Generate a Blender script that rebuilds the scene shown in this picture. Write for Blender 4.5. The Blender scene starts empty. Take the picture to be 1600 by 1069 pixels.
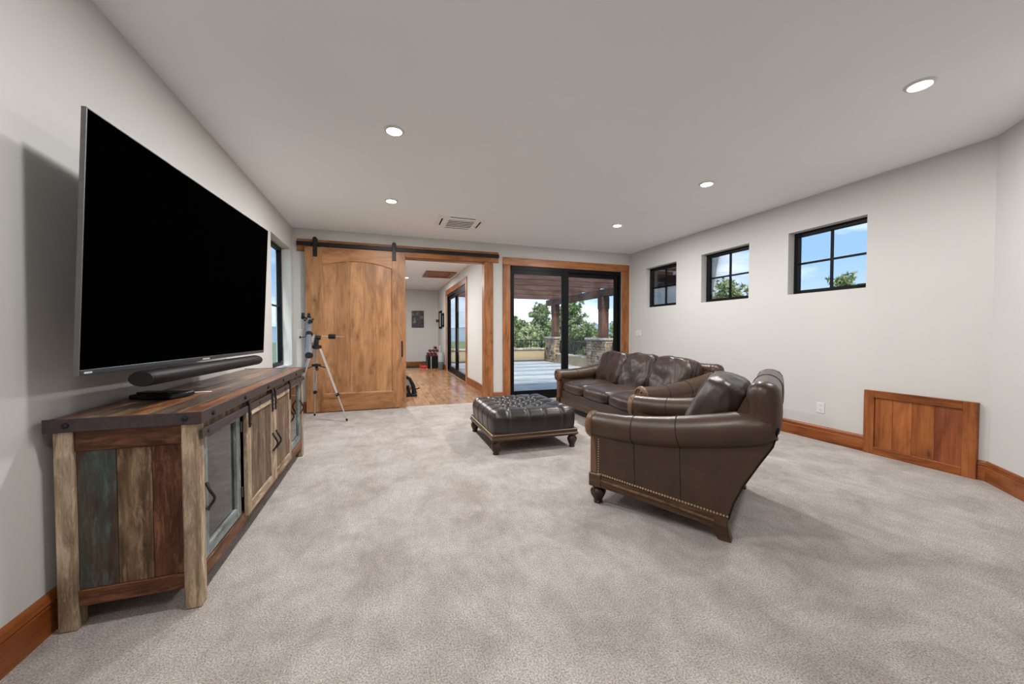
import bpy, bmesh, math, random
from mathutils import Vector, Matrix, noise
R = math.radians
scene = bpy.context.scene
C = scene.collection
# ------------------------------------------------------------------ camera
cam = bpy.data.objects.new('camera', bpy.data.cameras.new('camera')); C.objects.link(cam)
cam.location = (0, 0, 1.22)
cam.rotation_euler = (R(90 - 1.4), 0, R(-18.6))
cam.data.sensor_width = 36; cam.data.lens = 587 / 1600 * 36
cam.data.clip_start = .02; cam.data.clip_end = 3000
scene.camera = cam
# ------------------------------------------------------------------ sky
world = bpy.data.worlds.new('sky'); scene.world = world; world.use_nodes = True
nt = world.node_tree; N = nt.nodes; Lk = nt.links; N.clear()
wo = N.new('ShaderNodeOutputWorld'); bg = N.new('ShaderNodeBackground')
tc = N.new('ShaderNodeTexCoord'); sx = N.new('ShaderNodeSeparateXYZ')
rmp = N.new('ShaderNodeValToRGB'); e = rmp.color_ramp.elements
e[0].position = 0; e[0].color = (.68, .77, .88, 1)
e[1].position = .55; e[1].color = (.22, .42, .80, 1)
m = e.new(.05); m.color = (.53, .68, .88, 1)
m = e.new(.16); m.color = (.31, .51, .84, 1)
mp = N.new('ShaderNodeMapping'); mp.inputs['Scale'].default_value = (1, 1, 3.2)
ns = N.new('ShaderNodeTexNoise'); ns.inputs['Scale'].default_value = 3.2; ns.inputs['Detail'].default_value = 7; ns.inputs['Roughness'].default_value = .55
cr = N.new('ShaderNodeValToRGB'); cr.color_ramp.elements[0].position = .46; cr.color_ramp.elements[1].position = .66
cr.color_ramp.elements[0].color = (0, 0, 0, 1); cr.color_ramp.elements[1].color = (1, 1, 1, 1)
mx = N.new('ShaderNodeMix'); mx.data_type = 'RGBA'; mx.inputs['B'].default_value = (1.1, 1.12, 1.15, 1)
Lk.new(tc.outputs['Generated'], sx.inputs[0]); Lk.new(sx.outputs['Z'], rmp.inputs[0])
Lk.new(tc.outputs['Generated'], mp.inputs[0]); Lk.new(mp.outputs[0], ns.inputs[0]); Lk.new(ns.outputs[0], cr.inputs[0])
Lk.new(cr.outputs[0], mx.inputs['Factor']); Lk.new(rmp.outputs[0], mx.inputs['A'])
Lk.new(mx.outputs['Result'], bg.inputs[0]); Lk.new(bg.outputs[0], wo.inputs[0])
bg.inputs[1].default_value = 1.5
# sun, high behind the house, soft
sun = bpy.data.objects.new('sun', bpy.data.lights.new('sun', 'SUN')); C.objects.link(sun)
sun.data.energy = 6; sun.data.angle = R(6); sun.data.color = (1, .95, .86)
sun.rotation_euler = (R(38), 0, R(-12))
LAMP_FAR, LAMP_MID, LAMP_NEAR = 47, 30, 27      # watts of the dimmed lamp rows, patio end to camera end
vs = scene.view_settings
vs.view_transform = 'Standard'; vs.look = 'None'; vs.gamma = 1; vs.exposure = 0; vs.use_curve_mapping = False

# ------------------------------------------------------------------ materials
def newmat(name):
    m = bpy.data.materials.new(name); m.use_nodes = True
    nt = m.node_tree; b = nt.nodes['Principled BSDF']
    return m, nt, nt.nodes, nt.links, b
def coords(nt, scale=(1, 1, 1), rnd=False):
    tc = nt.nodes.new('ShaderNodeTexCoord'); mp = nt.nodes.new('ShaderNodeMapping')
    mp.inputs['Scale'].default_value = scale
    if rnd:
        oi = nt.nodes.new('ShaderNodeObjectInfo'); ml = nt.nodes.new('ShaderNodeMath'); ml.operation = 'MULTIPLY'; ml.inputs[1].default_value = 37
        nt.links.new(oi.outputs['Random'], ml.inputs[0])
        ad = nt.nodes.new('ShaderNodeVectorMath'); ad.operation = 'ADD'
        nt.links.new(tc.outputs['Object'], ad.inputs[0]); nt.links.new(ml.outputs[0], ad.inputs[1])
        nt.links.new(ad.outputs[0], mp.inputs[0])
    else:
        nt.links.new(tc.outputs['Object'], mp.inputs[0])
    return mp.outputs[0]
def tex_noise(nt, vec, scale, detail=4, rough=.55, dist=0):
    n = nt.nodes.new('ShaderNodeTexNoise'); n.inputs['Scale'].default_value = scale; n.inputs['Detail'].default_value = detail
    n.inputs['Roughness'].default_value = rough; n.inputs['Distortion'].default_value = dist
    nt.links.new(vec, n.inputs['Vector']); return n.outputs[0]
def ramp(nt, fac, stops):
    r = nt.nodes.new('ShaderNodeValToRGB'); el = r.color_ramp.elements
    el[0].position, el[0].color = stops[0][0], (*stops[0][1], 1)
    el[1].position, el[1].color = stops[-1][0], (*stops[-1][1], 1)
    for p, c in stops[1:-1]:
        q = el.new(p); q.color = (*c, 1)
    nt.links.new(fac, r.inputs[0]); return r.outputs[0]
def mixc(nt, fac, a, b, mode='MIX'):
    x = nt.nodes.new('ShaderNodeMix'); x.data_type = 'RGBA'; x.blend_type = mode
    for k, v in (('Factor', fac), ('A', a), ('B', b)):
        s = x.inputs[k] if k != 'Factor' else x.inputs['Factor']
        if isinstance(v, (int, float)): s.default_value = v
        elif isinstance(v, tuple): s.default_value = (*v, 1)
        else: nt.links.new(v, s)
    return x.outputs['Result']
def bump(nt, b, h, strength=.2, dist=.01):
    n = nt.nodes.new('ShaderNodeBump'); n.inputs['Strength'].default_value = strength; n.inputs['Distance'].default_value = dist
    nt.links.new(h, n.inputs['Height']); nt.links.new(n.outputs[0], b.inputs['Normal'])
def plain(name, col, rough=.5, metal=0, spec=.5, nscale=0, namp=.15, bstr=0):
    m, nt, n, l, b = newmat(name)
    b.inputs['Base Color'].default_value = (*col, 1); b.inputs['Roughness'].default_value = rough
    b.inputs['Metallic'].default_value = metal; b.inputs['Specular IOR Level'].default_value = spec
    v = coords(nt); f = tex_noise(nt, v, nscale or 20, 4)
    l.new(ramp(nt, f, [(.3, tuple(c * (1 - namp) for c in col)), (.7, tuple(min(1, c * (1 + namp)) for c in col))]), b.inputs['Base Color'])
    if bstr: bump(nt, b, f, bstr, .005)
    return m
def wood(name, dark, mid, light, axis='Z', rough=.42, grain=1., knots=.6, spec=.4, wear=0):
    m, nt, n, l, b = newmat(name)
    sc = [9, 9, 9]; sc['XYZ'.index(axis)] = .9
    v = coords(nt, tuple(s * grain for s in sc), True)
    f = tex_noise(nt, v, 1.9, 6, .6, .5)
    sc2 = [70, 70, 70]; sc2['XYZ'.index(axis)] = 2.2
    f2 = tex_noise(nt, coords(nt, tuple(s * grain for s in sc2), True), 1.5, 3, .6)
    col = ramp(nt, f, [(.3, dark), (.5, mid), (.72, light)])
    g2 = ramp(nt, f2, [(.35, (.72, .72, .72)), (.62, (1.0, 1.0, 1.0))])
    col = mixc(nt, .75, col, g2, 'MULTIPLY')
    bs = [3.4, 3.4, 3.4]; bs['XYZ'.index(axis)] = 1.1
    bl = tex_noise(nt, coords(nt, tuple(bs), True), 1.3, 5, .62, 1.2)
    col = mixc(nt, 1., col, ramp(nt, bl, [(.34, (.62, .56, .52)), (.48, (.95, .94, .93)), (.66, (1.16, 1.16, 1.16))]), 'MULTIPLY')
    if wear:
        ws = [26, 26, 26]; ws['XYZ'.index(axis)] = 5
        wn = tex_noise(nt, coords(nt, tuple(ws), True), 1.2, 6, .72, .5)
        col = mixc(nt, ramp(nt, wn, [(.50, (0, 0, 0)), (.66, (wear, wear, wear))]), col, tuple(min(1, c * 1.75 + .02) for c in light))
        col = mixc(nt, ramp(nt, wn, [(.34, (wear, wear, wear)), (.46, (0, 0, 0))]), col, tuple(c * .45 for c in dark))
    if knots:
        ks = [3.2, 3.2, 3.2]; ks['XYZ'.index(axis)] = 1.7
        vo = nt.nodes.new('ShaderNodeTexVoronoi'); vo.inputs['Scale'].default_value = 1.5
        kv = coords(nt, tuple(ks), True); dn = tex_noise(nt, kv, 4, 2)
        av = nt.nodes.new('ShaderNodeVectorMath'); av.operation = 'ADD'
        dm = nt.nodes.new('ShaderNodeVectorMath'); dm.operation = 'SCALE'; dm.inputs['Scale'].default_value = .16
        l.new(dn, dm.inputs[0]); l.new(kv, av.inputs[0]); l.new(dm.outputs[0], av.inputs[1]); l.new(av.outputs[0], vo.inputs['Vector'])
        kf = ramp(nt, vo.outputs['Distance'], [(.05, (1, 1, 1)), (.085, (.45, .45, .45)), (.22, (0, 0, 0))])
        km = nt.nodes.new('ShaderNodeMath'); km.operation = 'MULTIPLY'; km.inputs[1].default_value = knots; l.new(kf, km.inputs[0])
        col = mixc(nt, km.outputs[0], col, tuple(c * .33 for c in dark))
    oi = n.new('ShaderNodeObjectInfo'); col = mixc(nt, 1., col, ramp(nt, oi.outputs['Random'], [(0, (.86, .85, .84)), (1, (1.1, 1.1, 1.1))]), 'MULTIPLY')
    l.new(col, b.inputs['Base Color']); b.inputs['Roughness'].default_value = rough; b.inputs['Specular IOR Level'].default_value = spec
    bump(nt, b, f2, .12, .004)
    return m
def leather(name, dark, light, rough=.34):
    m, nt, n, l, b = newmat(name)
    v = coords(nt)
    f = tex_noise(nt, v, 5, 5, .6)
    l.new(ramp(nt, f, [(.3, dark), (.72, light)]), b.inputs['Base Color'])
    vo = n.new('ShaderNodeTexVoronoi'); vo.inputs['Scale'].default_value = 260; l.new(v, vo.inputs['Vector'])
    f3 = tex_noise(nt, v, 45, 3)
    ad = n.new('ShaderNodeMath'); ad.operation = 'ADD'; l.new(vo.outputs['Distance'], ad.inputs[0]); l.new(f3, ad.inputs[1])
    bump(nt, b, ad.outputs[0], .16, .002)
    b.inputs['Roughness'].default_value = rough; b.inputs['Specular IOR Level'].default_value = .48
    b.inputs['Coat Weight'].default_value = .15; b.inputs['Coat Roughness'].default_value = .32
    return m
def glass(name, tint=(.93, .96, .97), refl=.9):
    m, nt, n, l, b = newmat(name); n.remove(b)
    out = n['Material Output']; tr = n.new('ShaderNodeBsdfTransparent'); gl = n.new('ShaderNodeBsdfGlossy'); ms = n.new('ShaderNodeMixShader'); fr = n.new('ShaderNodeFresnel')
    tr.inputs[0].default_value = (*tint, 1); gl.inputs['Roughness'].default_value = .02; fr.inputs[0].default_value = 1.45
    mu = n.new('ShaderNodeMath'); mu.operation = 'MULTIPLY'; mu.inputs[1].default_value = refl
    l.new(fr.outputs[0], mu.inputs[0]); l.new(mu.outputs[0], ms.inputs[0]); l.new(tr.outputs[0], ms.inputs[1]); l.new(gl.outputs[0], ms.inputs[2]); l.new(ms.outputs[0], out.inputs[0])
    return m
def emit(name, col, st):
    m, nt, n, l, b = newmat(name); b.inputs['Base Color'].default_value = (*col, 1)
    b.inputs['Emission Color'].default_value = (*col, 1); b.inputs['Emission Strength'].default_value = st
    return m
def plaster(name, col, bs=.12, sc=38):
    m, nt, n, l, b = newmat(name); v = coords(nt)
    f = tex_noise(nt, v, sc, 3, .5); f0 = tex_noise(nt, v, .9, 2)
    l.new(ramp(nt, f0, [(.3, tuple(c * .975 for c in col)), (.7, col)]), b.inputs['Base Color'])
    b.inputs['Roughness'].default_value = .85; b.inputs['Specular IOR Level'].default_value = .2
    bump(nt, b, f, bs, .004); return m
def carpet_mat():
    m, nt, n, l, b = newmat('carpet'); v = coords(nt)
    big = tex_noise(nt, v, 2.7, 7, .68, .4)
    mid = tex_noise(nt, coords(nt, (1, .45, 1)), 17, 4, .6, .3)
    fine = tex_noise(nt, v, 145, 3, .75)
    c1 = ramp(nt, big, [(.36, (.46, .41, .372)), (.5, (.565, .515, .476)), (.64, (.66, .615, .58))])
    c2 = ramp(nt, mid, [(.3, (.88, .87, .87)), (.7, (1.04, 1.04, 1.04))])
    c3 = ramp(nt, fine, [(.36, (.50, .48, .47)), (.5, (.95, .94, .94)), (.62, (1.28, 1.27, 1.27))])
    col = mixc(nt, 1., mixc(nt, 1., c1, c2, 'MULTIPLY'), c3, 'MULTIPLY')
    l.new(col, b.inputs['Base Color']); b.inputs['Roughness'].default_value = 1; b.inputs['Specular IOR Level'].default_value = .05
    b.inputs['Sheen Weight'].default_value = .15; b.inputs['Sheen Roughness'].default_value = .6
    bump(nt, b, fine, .9, .014); return m
def stone_mat(name, a, c, d, sc=5.5):
    m, nt, n, l, b = newmat(name); v = coords(nt, (1, 1, 1), True)
    f = tex_noise(nt, v, sc, 6, .65); vo = n.new('ShaderNodeTexVoronoi'); vo.inputs['Scale'].default_value = 7; l.new(v, vo.inputs['Vector'])
    sp = n.new('ShaderNodeSeparateColor'); l.new(vo.outputs['Color'], sp.inputs[0])
    l.new(mixc(nt, .7, ramp(nt, f, [(.3, a), (.5, c), (.7, d)]), ramp(nt, sp.outputs[0], [(0, (.35, .33, .3)), (.5, (.95, .9, .85)), (1, (1.5, 1.45, 1.35))]), 'MULTIPLY'), b.inputs['Base Color'])
    b.inputs['Roughness'].default_value = .9; bump(nt, b, f, .5, .03); return m
M = {}
M['wall'] = plaster('wall_paint', (.625, .613, .593))
M['ceil'] = plaster('ceiling_paint', (.905, .925, .945), .16, 30)
M['carpet'] = carpet_mat()
M['alder'] = wood('knotty_alder', (.36, .165, .066), (.44, .212, .09), (.52, .27, .122), 'Z', .42, 1, .85)
M['alder_x'] = wood('knotty_alder_cross', (.34, .15, .058), (.42, .195, .08), (.49, .245, .108), 'X', .42, 1, .7)
M['trim_z'] = wood('trim_upright', (.26, .085, .026), (.40, .155, .052), (.52, .235, .09), 'Z', .4, 1, .7)
M['trim_x'] = wood('trim_cross', (.26, .085, .026), (.40, .155, .052), (.52, .235, .09), 'X', .4, 1, .7)
M['base_y'] = wood('baseboard_wood_y', (.17, .045, .010), (.30, .085, .020), (.38, .13, .035), 'Y', .38, 1, .6)
M['base_x'] = wood('baseboard_wood_x', (.20, .06, .015), (.33, .11, .03), (.42, .16, .05), 'X', .38, 1, .6)
M['panel_z'] = wood('access_panel_wood', (.24, .065, .016), (.37, .115, .03), (.46, .165, .048), 'Z', .45, 1, .8)
M['panel_red'] = wood('access_panel_red_board', (.20, .05, .018), (.28, .078, .027), (.34, .11, .04), 'Z', .45, 1, .8)
M['black'] = plain('black_metal', (.012, .012, .013), .45, .2, .4, 60, .2)
M['blackframe'] = plain('black_frame', (.004, .004, .005), .45, 0, .18, 40, .2)
M['iron'] = plain('wrought_iron', (.035, .03, .03), .55, .6, .4, 80, .3, .1)
M['bandmetal'] = plain('brown_metal_band', (.075, .056, .056), .5, .5, .4, 60, .2)
M['glass'] = glass('window_glass')
M['hallglass'] = glass('hall_door_glass', (.95, .97, .97), .3)
M['tintglass'] = glass('side_window_glass', (.86, .95, 1.0), .3)
M['cabglass'] = glass('cabinet_glass', (.80, .84, .84), 1.6)
M['white'] = plain('white_plastic', (.72, .71, .69), .45, 0, .4, 30, .03)
M['ventwhite'] = plain('vent_plastic', (.88, .88, .87), .5, 0, .4, 30, .03)
M['dark'] = plain('dark_slot', (.012, .012, .012), .9, 0, .1, 30, .1)
M['lampglow'] = emit('lamp_glow', (1, .93, .82), 14)
M['leather'] = leather('brown_leather', (.034, .0165, .0085), (.072, .037, .0190), .36)
M['leather_in'] = leather('brown_leather_cushion', (.025, .0138, .0095), (.054, .029, .0185), .37)
M['leather_dk'] = leather('espresso_leather', (.0135, .0108, .0098), (.027, .0212, .0185), .33)
M['chairwood'] = wood('carved_chair_wood', (.04, .02, .011), (.085, .044, .025), (.145, .08, .045), 'X', .4, 1.4, .2)
M['chairwood_l'] = wood('carved_chair_wood_pale', (.10, .047, .023), (.18, .09, .045), (.27, .145, .08), 'Z', .4, 1.4, .2)
M['chairwood_d'] = wood('carved_dark_foot', (.022, .011, .007), (.045, .022, .013), (.085, .042, .024), 'Z', .35, 1.6, 0)
M['brass'] = plain('brass_nail', (.62, .47, .30), .35, .8, .5, 80, .1)
M['seam'] = plain('leather_seam', (.012, .008, .006), .6, 0, .3, 80, .1)
M['screen'] = plain('tv_screen', (.0006, .0006, .0007), .9, 0, .0, 20, .05)
M['tvbez'] = plain('tv_bezel', (.15, .147, .15), .5, .5, .5, 50, .06)
M['tvbez2'] = plain('tv_lower_bezel', (.07, .08, .09), .3, .6, .5, 50, .06)
M['logo'] = plain('silver_mark', (.75, .76, .78), .35, .4, .5, 50, .04)
M['fabricblk'] = plain('speaker_cloth', (.006, .0065, .008), .5, 0, .3, 400, .3, .1)
M['rw_pale'] = wood('reclaimed_pale', (.24, .165, .105), (.40, .30, .21), (.53, .42, .31), 'Z', .7, 1.3, .4, .2, wear=.5)
M['rw_pale_y'] = wood('reclaimed_pale_cross', (.24, .165, .105), (.40, .30, .21), (.53, .42, .31), 'Y', .7, 1.3, .4, .2, wear=.5)
M['rw_dark'] = wood('reclaimed_dark', (.045, .02, .011), (.10, .048, .026), (.17, .085, .045), 'Z', .6, 1.2, .7, .3, wear=.5)
M['rw_red'] = wood('reclaimed_red', (.055, .02, .011), (.115, .042, .021), (.18, .075, .038), 'Z', .6, 1.2, .8, .3, wear=.5)
M['rw_redx'] = wood('reclaimed_red_cross', (.06, .022, .011), (.125, .048, .022), (.20, .085, .04), 'X', .6, 1.2, .6, .3, wear=.5)
M['rw_redy'] = wood('reclaimed_red_long', (.06, .025, .013), (.14, .058, .028), (.23, .105, .052), 'Y', .55, 1.2, .6, .3, wear=.5)
M['rw_teal'] = wood('reclaimed_teal', (.085, .042, .024), (.08, .062, .046), (.062, .115, .112), 'Z', .6, .9, .6, .3, wear=.5)
M['rw_tan'] = wood('reclaimed_tan', (.075, .042, .023), (.17, .105, .06), (.29, .20, .125), 'Z', .65, 1.1, .5, .3, wear=.5)
M['rw_brown'] = wood('reclaimed_brown_panel', (.09, .055, .034), (.165, .108, .07), (.24, .165, .11), 'Z', .6, 1.2, .5, .3, wear=.5)
M['rw_grey'] = wood('reclaimed_greyblue', (.11, .12, .115), (.19, .22, .22), (.27, .30, .30), 'Z', .55, 1.2, .2, .3, wear=.5)
M['rw_greyy'] = wood('reclaimed_greyblue_cross', (.11, .12, .115), (.19, .22, .22), (.27, .30, .30), 'Y', .55, 1.2, .2, .3, wear=.5)
for i, (a, b_, c_) in enumerate([((.05, .02, .011), (.14, .055, .026), (.24, .105, .05)), ((.055, .032, .021), (.12, .078, .05), (.19, .135, .095)),
                                ((.085, .032, .013), (.21, .085, .035), (.34, .155, .07)), ((.05, .03, .021), (.105, .068, .045), (.17, .12, .085)),
                                ((.075, .028, .013), (.19, .075, .031), (.31, .135, .06))]):
    M['top%d' % i] = wood('reclaimed_top_%d' % i, a, b_, c_, 'Y', .34, 1.1, .5, .5, wear=.45)
M['backboard'] = wood('cabinet_inside', (.03, .015, .009), (.055, .03, .018), (.085, .047, .028), 'Z', .6, 1, .4)
M['alu'] = plain('aluminium_leg', (.52, .51, .50), .35, .7, .5, 60, .06)
M['scopegrey'] = plain('telescope_grey', (.2, .215, .23), .35, .35, .5, 60, .06)
M['lens'] = plain('lens_dark', (.01, .011, .014), .12, 0, .6, 30, .1)
M['chrome'] = plain('chrome', (.75, .74, .72), .2, .9, .5, 50, .05)
M['oak'] = wood('hall_floor_plank', (.30, .145, .058), (.38, .195, .084), (.46, .25, .115), 'Y', .24, 1, .4, .5)
M['red'] = plain('red_rubber', (.10, .012, .018), .4, 0, .4, 40, .2)
M['redbright'] = plain('red_fabric', (.42, .035, .03), .6, 0, .3, 40, .2)
M['greybin'] = plain('grey_bin', (.36, .40, .43), .5, 0, .4, 30, .06)
M['greybin_d'] = plain('dark_grey_bin', (.12, .125, .13), .5, 0, .4, 30, .1)
M['mat'] = plain('floor_mat', (.045, .042, .045), .9, 0, .1, 200, .3, .3)
M['stucco'] = plaster('patio_stucco', (.43, .335, .21), .5, 60)
M['house'] = plaster('house_stucco', (.55, .48, .38), .5, 60)
M['stone'] = stone_mat('pillar_stone', (.14, .10, .07), (.28, .21, .145), (.42, .34, .25), 9)
M['mortar'] = plain('pillar_mortar', (.09, .075, .06), .95, 0, .1, 40, .2)
M['cap'] = stone_mat('cap_stone', (.30, .27, .23), (.42, .38, .33), (.52, .48, .42), 8)
def patio_mat():
    m, nt, n, l, b = newmat('stamped_concrete')
    f = tex_noise(nt, coords(nt, (.5, 2.6, 1)), 2.2, 6, .65, .6)
    l.new(ramp(nt, f, [(.3, (.24, .245, .24)), (.5, (.39, .40, .395)), (.7, (.52, .53, .53))]), b.inputs['Base Color'])
    b.inputs['Roughness'].default_value = .8; bump(nt, b, f, .4, .03); return m
M['patio'] = patio_mat()
M['cedar_x'] = wood('pergola_wood_x', (.05, .022, .016), (.10, .044, .033), (.16, .08, .062), 'X', .7, .8, .4)
M['cedar_y'] = wood('pergola_wood_y', (.055, .024, .016), (.10, .045, .033), (.16, .08, .058), 'Y', .7, .8, .4)
M['cedar_z'] = wood('pergola_wood_z', (.075, .024, .013), (.15, .048, .026), (.21, .078, .045), 'Z', .6, .8, .4)
M['bark'] = plain('pine_bark', (.10, .06, .04), .9, 0, .1, 12, .4, .4)
def leaf_mat(name, a, c):
    m, nt, n, l, b = newmat(name); f = tex_noise(nt, coords(nt), 2.3, 3)
    l.new(ramp(nt, f, [(.3, a), (.7, c)]), b.inputs['Base Color']); b.inputs['Roughness'].default_value = .7; b.inputs['Specular IOR Level'].default_value = .2
    return m
M['needle'] = leaf_mat('pine_needles', (.12, .18, .065), (.27, .34, .15))
M['needle2'] = leaf_mat('pale_needles', (.20, .26, .11), (.42, .46, .25))
M['ground'] = plain('hill_ground', (.13, .17, .075), .95, 0, .1, .4, .4)
M['hill'] = plain('hazed_hill', (.20, .27, .32), .95, 0, .05, .02, .12)  # bluish distance haze is mixed into the base colour of the hills
def art_mat():
    m, nt, n, l, b = newmat('dark_print'); v = coords(nt)
    f = tex_noise(nt, v, 7, 4, .6, .5); f2 = tex_noise(nt, v, 3, 2)
    c = ramp(nt, f, [(.4, (.008, .009, .011)), (.55, (.035, .045, .06)), (.68, (.22, .24, .26))])
    d = ramp(nt, f, [(.4, (.012, .009, .007)), (.55, (.06, .04, .032)), (.68, (.26, .22, .18))])
    sx = n.new('ShaderNodeSeparateXYZ'); l.new(v, sx.inputs[0])
    l.new(mixc(nt, ramp(nt, f2, [(.45, (0, 0, 0)), (.55, (1, 1, 1))]), c, d), b.inputs['Base Color']); b.inputs['Roughness'].default_value = .4; return m
M['art'] = art_mat()
M['mirror'] = plain('pale_print', (.45, .43, .41), .3, 0, .5, 10, .2)

# ------------------------------------------------------------------ geometry helpers
def add_box(bm, x0, y0, z0, x1, y1, z1, bevel=0):
    x0, x1 = sorted((x0, x1)); y0, y1 = sorted((y0, y1)); z0, z1 = sorted((z0, z1))
    vs_ = [bm.verts.new(p) for p in ((x0, y0, z0), (x1, y0, z0), (x1, y1, z0), (x0, y1, z0), (x0, y0, z1), (x1, y0, z1), (x1, y1, z1), (x0, y1, z1))]
    fs = [bm.faces.new([vs_[i] for i in f]) for f in ((0, 3, 2, 1), (4, 5, 6, 7), (0, 1, 5, 4), (1, 2, 6, 5), (2, 3, 7, 6), (3, 0, 4, 7))]
    if bevel:
        ed = list({e_ for f in fs for e_ in f.edges})
        bmesh.ops.bevel(bm, geom=ed, offset=bevel, segments=1, affect='EDGES', clamp_overlap=True)
    return bm
def box(*a, bevel=0):
    return add_box(bmesh.new(), *a, bevel=bevel)
def add_prism(bm, poly, a0, a1, axis='Y', bevel=0):
    """polygon in the two other axes, extruded along axis. Y: (x,z); X: (y,z); Z: (x,y)"""
    def P(p, a):
        return {'Y': (p[0], a, p[1]), 'X': (a, p[0], p[1]), 'Z': (p[0], p[1], a)}[axis]
    v0 = [bm.verts.new(P(p, a0)) for p in poly]; v1 = [bm.verts.new(P(p, a1)) for p in poly]
    n = len(poly); fs = [bm.faces.new(v0), bm.faces.new(v1[::-1])]
    for i in range(n): fs.append(bm.faces.new((v0[(i + 1) % n], v0[i], v1[i], v1[(i + 1) % n])))
    bmesh.ops.recalc_face_normals(bm, faces=fs)
    if bevel:
        ed = list({e_ for f in fs[:2] for e_ in f.edges})
        bmesh.ops.bevel(bm, geom=ed, offset=bevel, segments=2, affect='EDGES', clamp_overlap=True)
    return bm
def add_tube(bm, pts, rad, seg=10, flat=1., cap=True):
    """swept circle; rad may be a list; flat squashes the second cross axis"""
    pts = [Vector(p) for p in pts]; n = len(pts)
    if not isinstance(rad, (list, tuple)): rad = [rad] * n
    rings = []; up = None
    for i, p in enumerate(pts):
        t = (pts[min(i + 1, n - 1)] - pts[max(i - 1, 0)]).normalized()
        if up is None:
            up = Vector((0, 0, 1)) if abs(t.z) < .9 else Vector((1, 0, 0))
        a = t.cross(up)
        if a.length < 1e-4: a = t.cross(Vector((0, 1, 0)))
        a.normalize(); b = a.cross(t).normalized(); up = b
        rings.append([bm.verts.new(p + (a * math.cos(k * 2 * math.pi / seg) + b * math.sin(k * 2 * math.pi / seg) * flat) * rad[i]) for k in range(seg)])
    fs = []
    for i in range(n - 1):
        for k in range(seg):
            fs.append(bm.faces.new((rings[i][k], rings[i][(k + 1) % seg], rings[i + 1][(k + 1) % seg], rings[i + 1][k])))
    if cap: fs += [bm.faces.new(rings[0][::-1]), bm.faces.new(rings[-1])]
    bmesh.ops.recalc_face_normals(bm, faces=fs)
    return bm
def tube(pts, rad, seg=10, flat=1.): return add_tube(bmesh.new(), pts, rad, seg, flat)
def add_lathe(bm, prof, c=(0, 0, 0), axis='Z', seg=20, flute=0, nf=8):
    """prof: list of (r, h) along axis"""
    rings = []
    for r, h in prof:
        ring = []
        for k in range(seg):
            a = k * 2 * math.pi / seg
            rr = r * (1 + flute * math.cos(nf * a + h * 30)) if flute else r
            u, v = rr * math.cos(a), rr * math.sin(a)
            p = {'Z': (u, v, h), 'X': (h, u, v), 'Y': (u, h, v)}[axis]
            ring.append(bm.verts.new(Vector(p) + Vector(c)))
        rings.append(ring)
    fs = []
    for i in range(len(rings) - 1):
        for k in range(seg):
            fs.append(bm.faces.new((rings[i][k], rings[i][(k + 1) % seg], rings[i + 1][(k + 1) % seg], rings[i + 1][k])))
    fs += [bm.faces.new(rings[0][::-1]), bm.faces.new(rings[-1])]
    bmesh.ops.recalc_face_normals(bm, faces=fs)
    return bm
def lathe(prof, c=(0, 0, 0), axis='Z', seg=20, flute=0, nf=8): return add_lathe(bmesh.new(), prof, c, axis, seg, flute, nf)
def obj(name, bm, mat, parent=None, world=True, smooth=None):
    """links bm as one mesh object. world=True: coordinates are world ones and are moved into the (unrotated) parent's frame"""
    me = bpy.data.meshes.new(name)
    if parent is not None and world:
        L = parent.location.copy(); pp = parent.parent
        while pp is not None: L += pp.location; pp = pp.parent
        bmesh.ops.translate(bm, verts=bm.verts, vec=-L)
    bm.to_mesh(me); bm.free()
    me.materials.append(M[mat] if isinstance(mat, str) else mat)
    if smooth:
        me.shade_smooth(); me.set_sharp_from_angle(angle=R(smooth))
    o = bpy.data.objects.new(name, me); C.objects.link(o)
    if parent is not None: o.parent = parent
    return o
def tag(o, label, cat, group=None, kind=None):
    o['label'] = label; o['category'] = cat
    if group: o['group'] = group
    if kind: o['kind'] = kind
    return o
def thing(name, label, cat, loc=(0, 0, 0), rotz=0, group=None, kind=None):
    o = bpy.data.objects.new(name, None); C.objects.link(o); o.empty_display_size = .1
    o.location = loc; o.rotation_euler = (0, 0, rotz)
    return tag(o, label, cat, group, kind)
def struct(name, bm, mat, label, cat, smooth=None):
    return tag(obj(name, bm, mat, smooth=smooth), label, cat, kind='structure')
def copy_tree(o, parent=None):
    c = o.copy(); C.objects.link(c); c.parent = parent
    for ch in list(o.children): copy_tree(ch, c)
    return c
def copy_part(o, loc, parent, rot=None):
    c = o.copy(); C.objects.link(c); c.parent = parent; c.location = loc
    if rot: c.rotation_euler = rot
    return c
def wall_bm(axis, t0, t1, a0, a1, z0, z1, holes):
    """slab between t0..t1 on axis, running a0..a1 and z0..z1, with holes (a0,a1,z0,z1)"""
    bm = bmesh.new()
    As = sorted({a0, a1, *[h[0] for h in holes], *[h[1] for h in holes]}); Zs = sorted({z0, z1, *[h[2] for h in holes], *[h[3] for h in holes]})
    for i in range(len(As) - 1):
        run = None
        for j in range(len(Zs) - 1):
            ca, cz = (As[i] + As[i + 1]) / 2, (Zs[j] + Zs[j + 1]) / 2
            hole = any(h[0] < ca < h[1] and h[2] < cz < h[3] for h in holes)
            if not hole and run is None: run = Zs[j]
            if (hole or j == len(Zs) - 2) and run is not None:
                top = Zs[j] if hole else Zs[j + 1]
                if axis == 'X': add_box(bm, t0, As[i], run, t1, As[i + 1], top)
                else: add_box(bm, As[i], t0, run, As[i + 1], t1, top)
                run = None
    return bm

# ------------------------------------------------------------------ room dimensions
XL, XR, YB, H = -1.31, 4.67, 6.42, 2.8
YF = -1.6
AX, AY = 3.02, 0.0        # end of the slanted wall
XH, YH = 1.86, 14.2       # hall right wall and end wall
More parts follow.
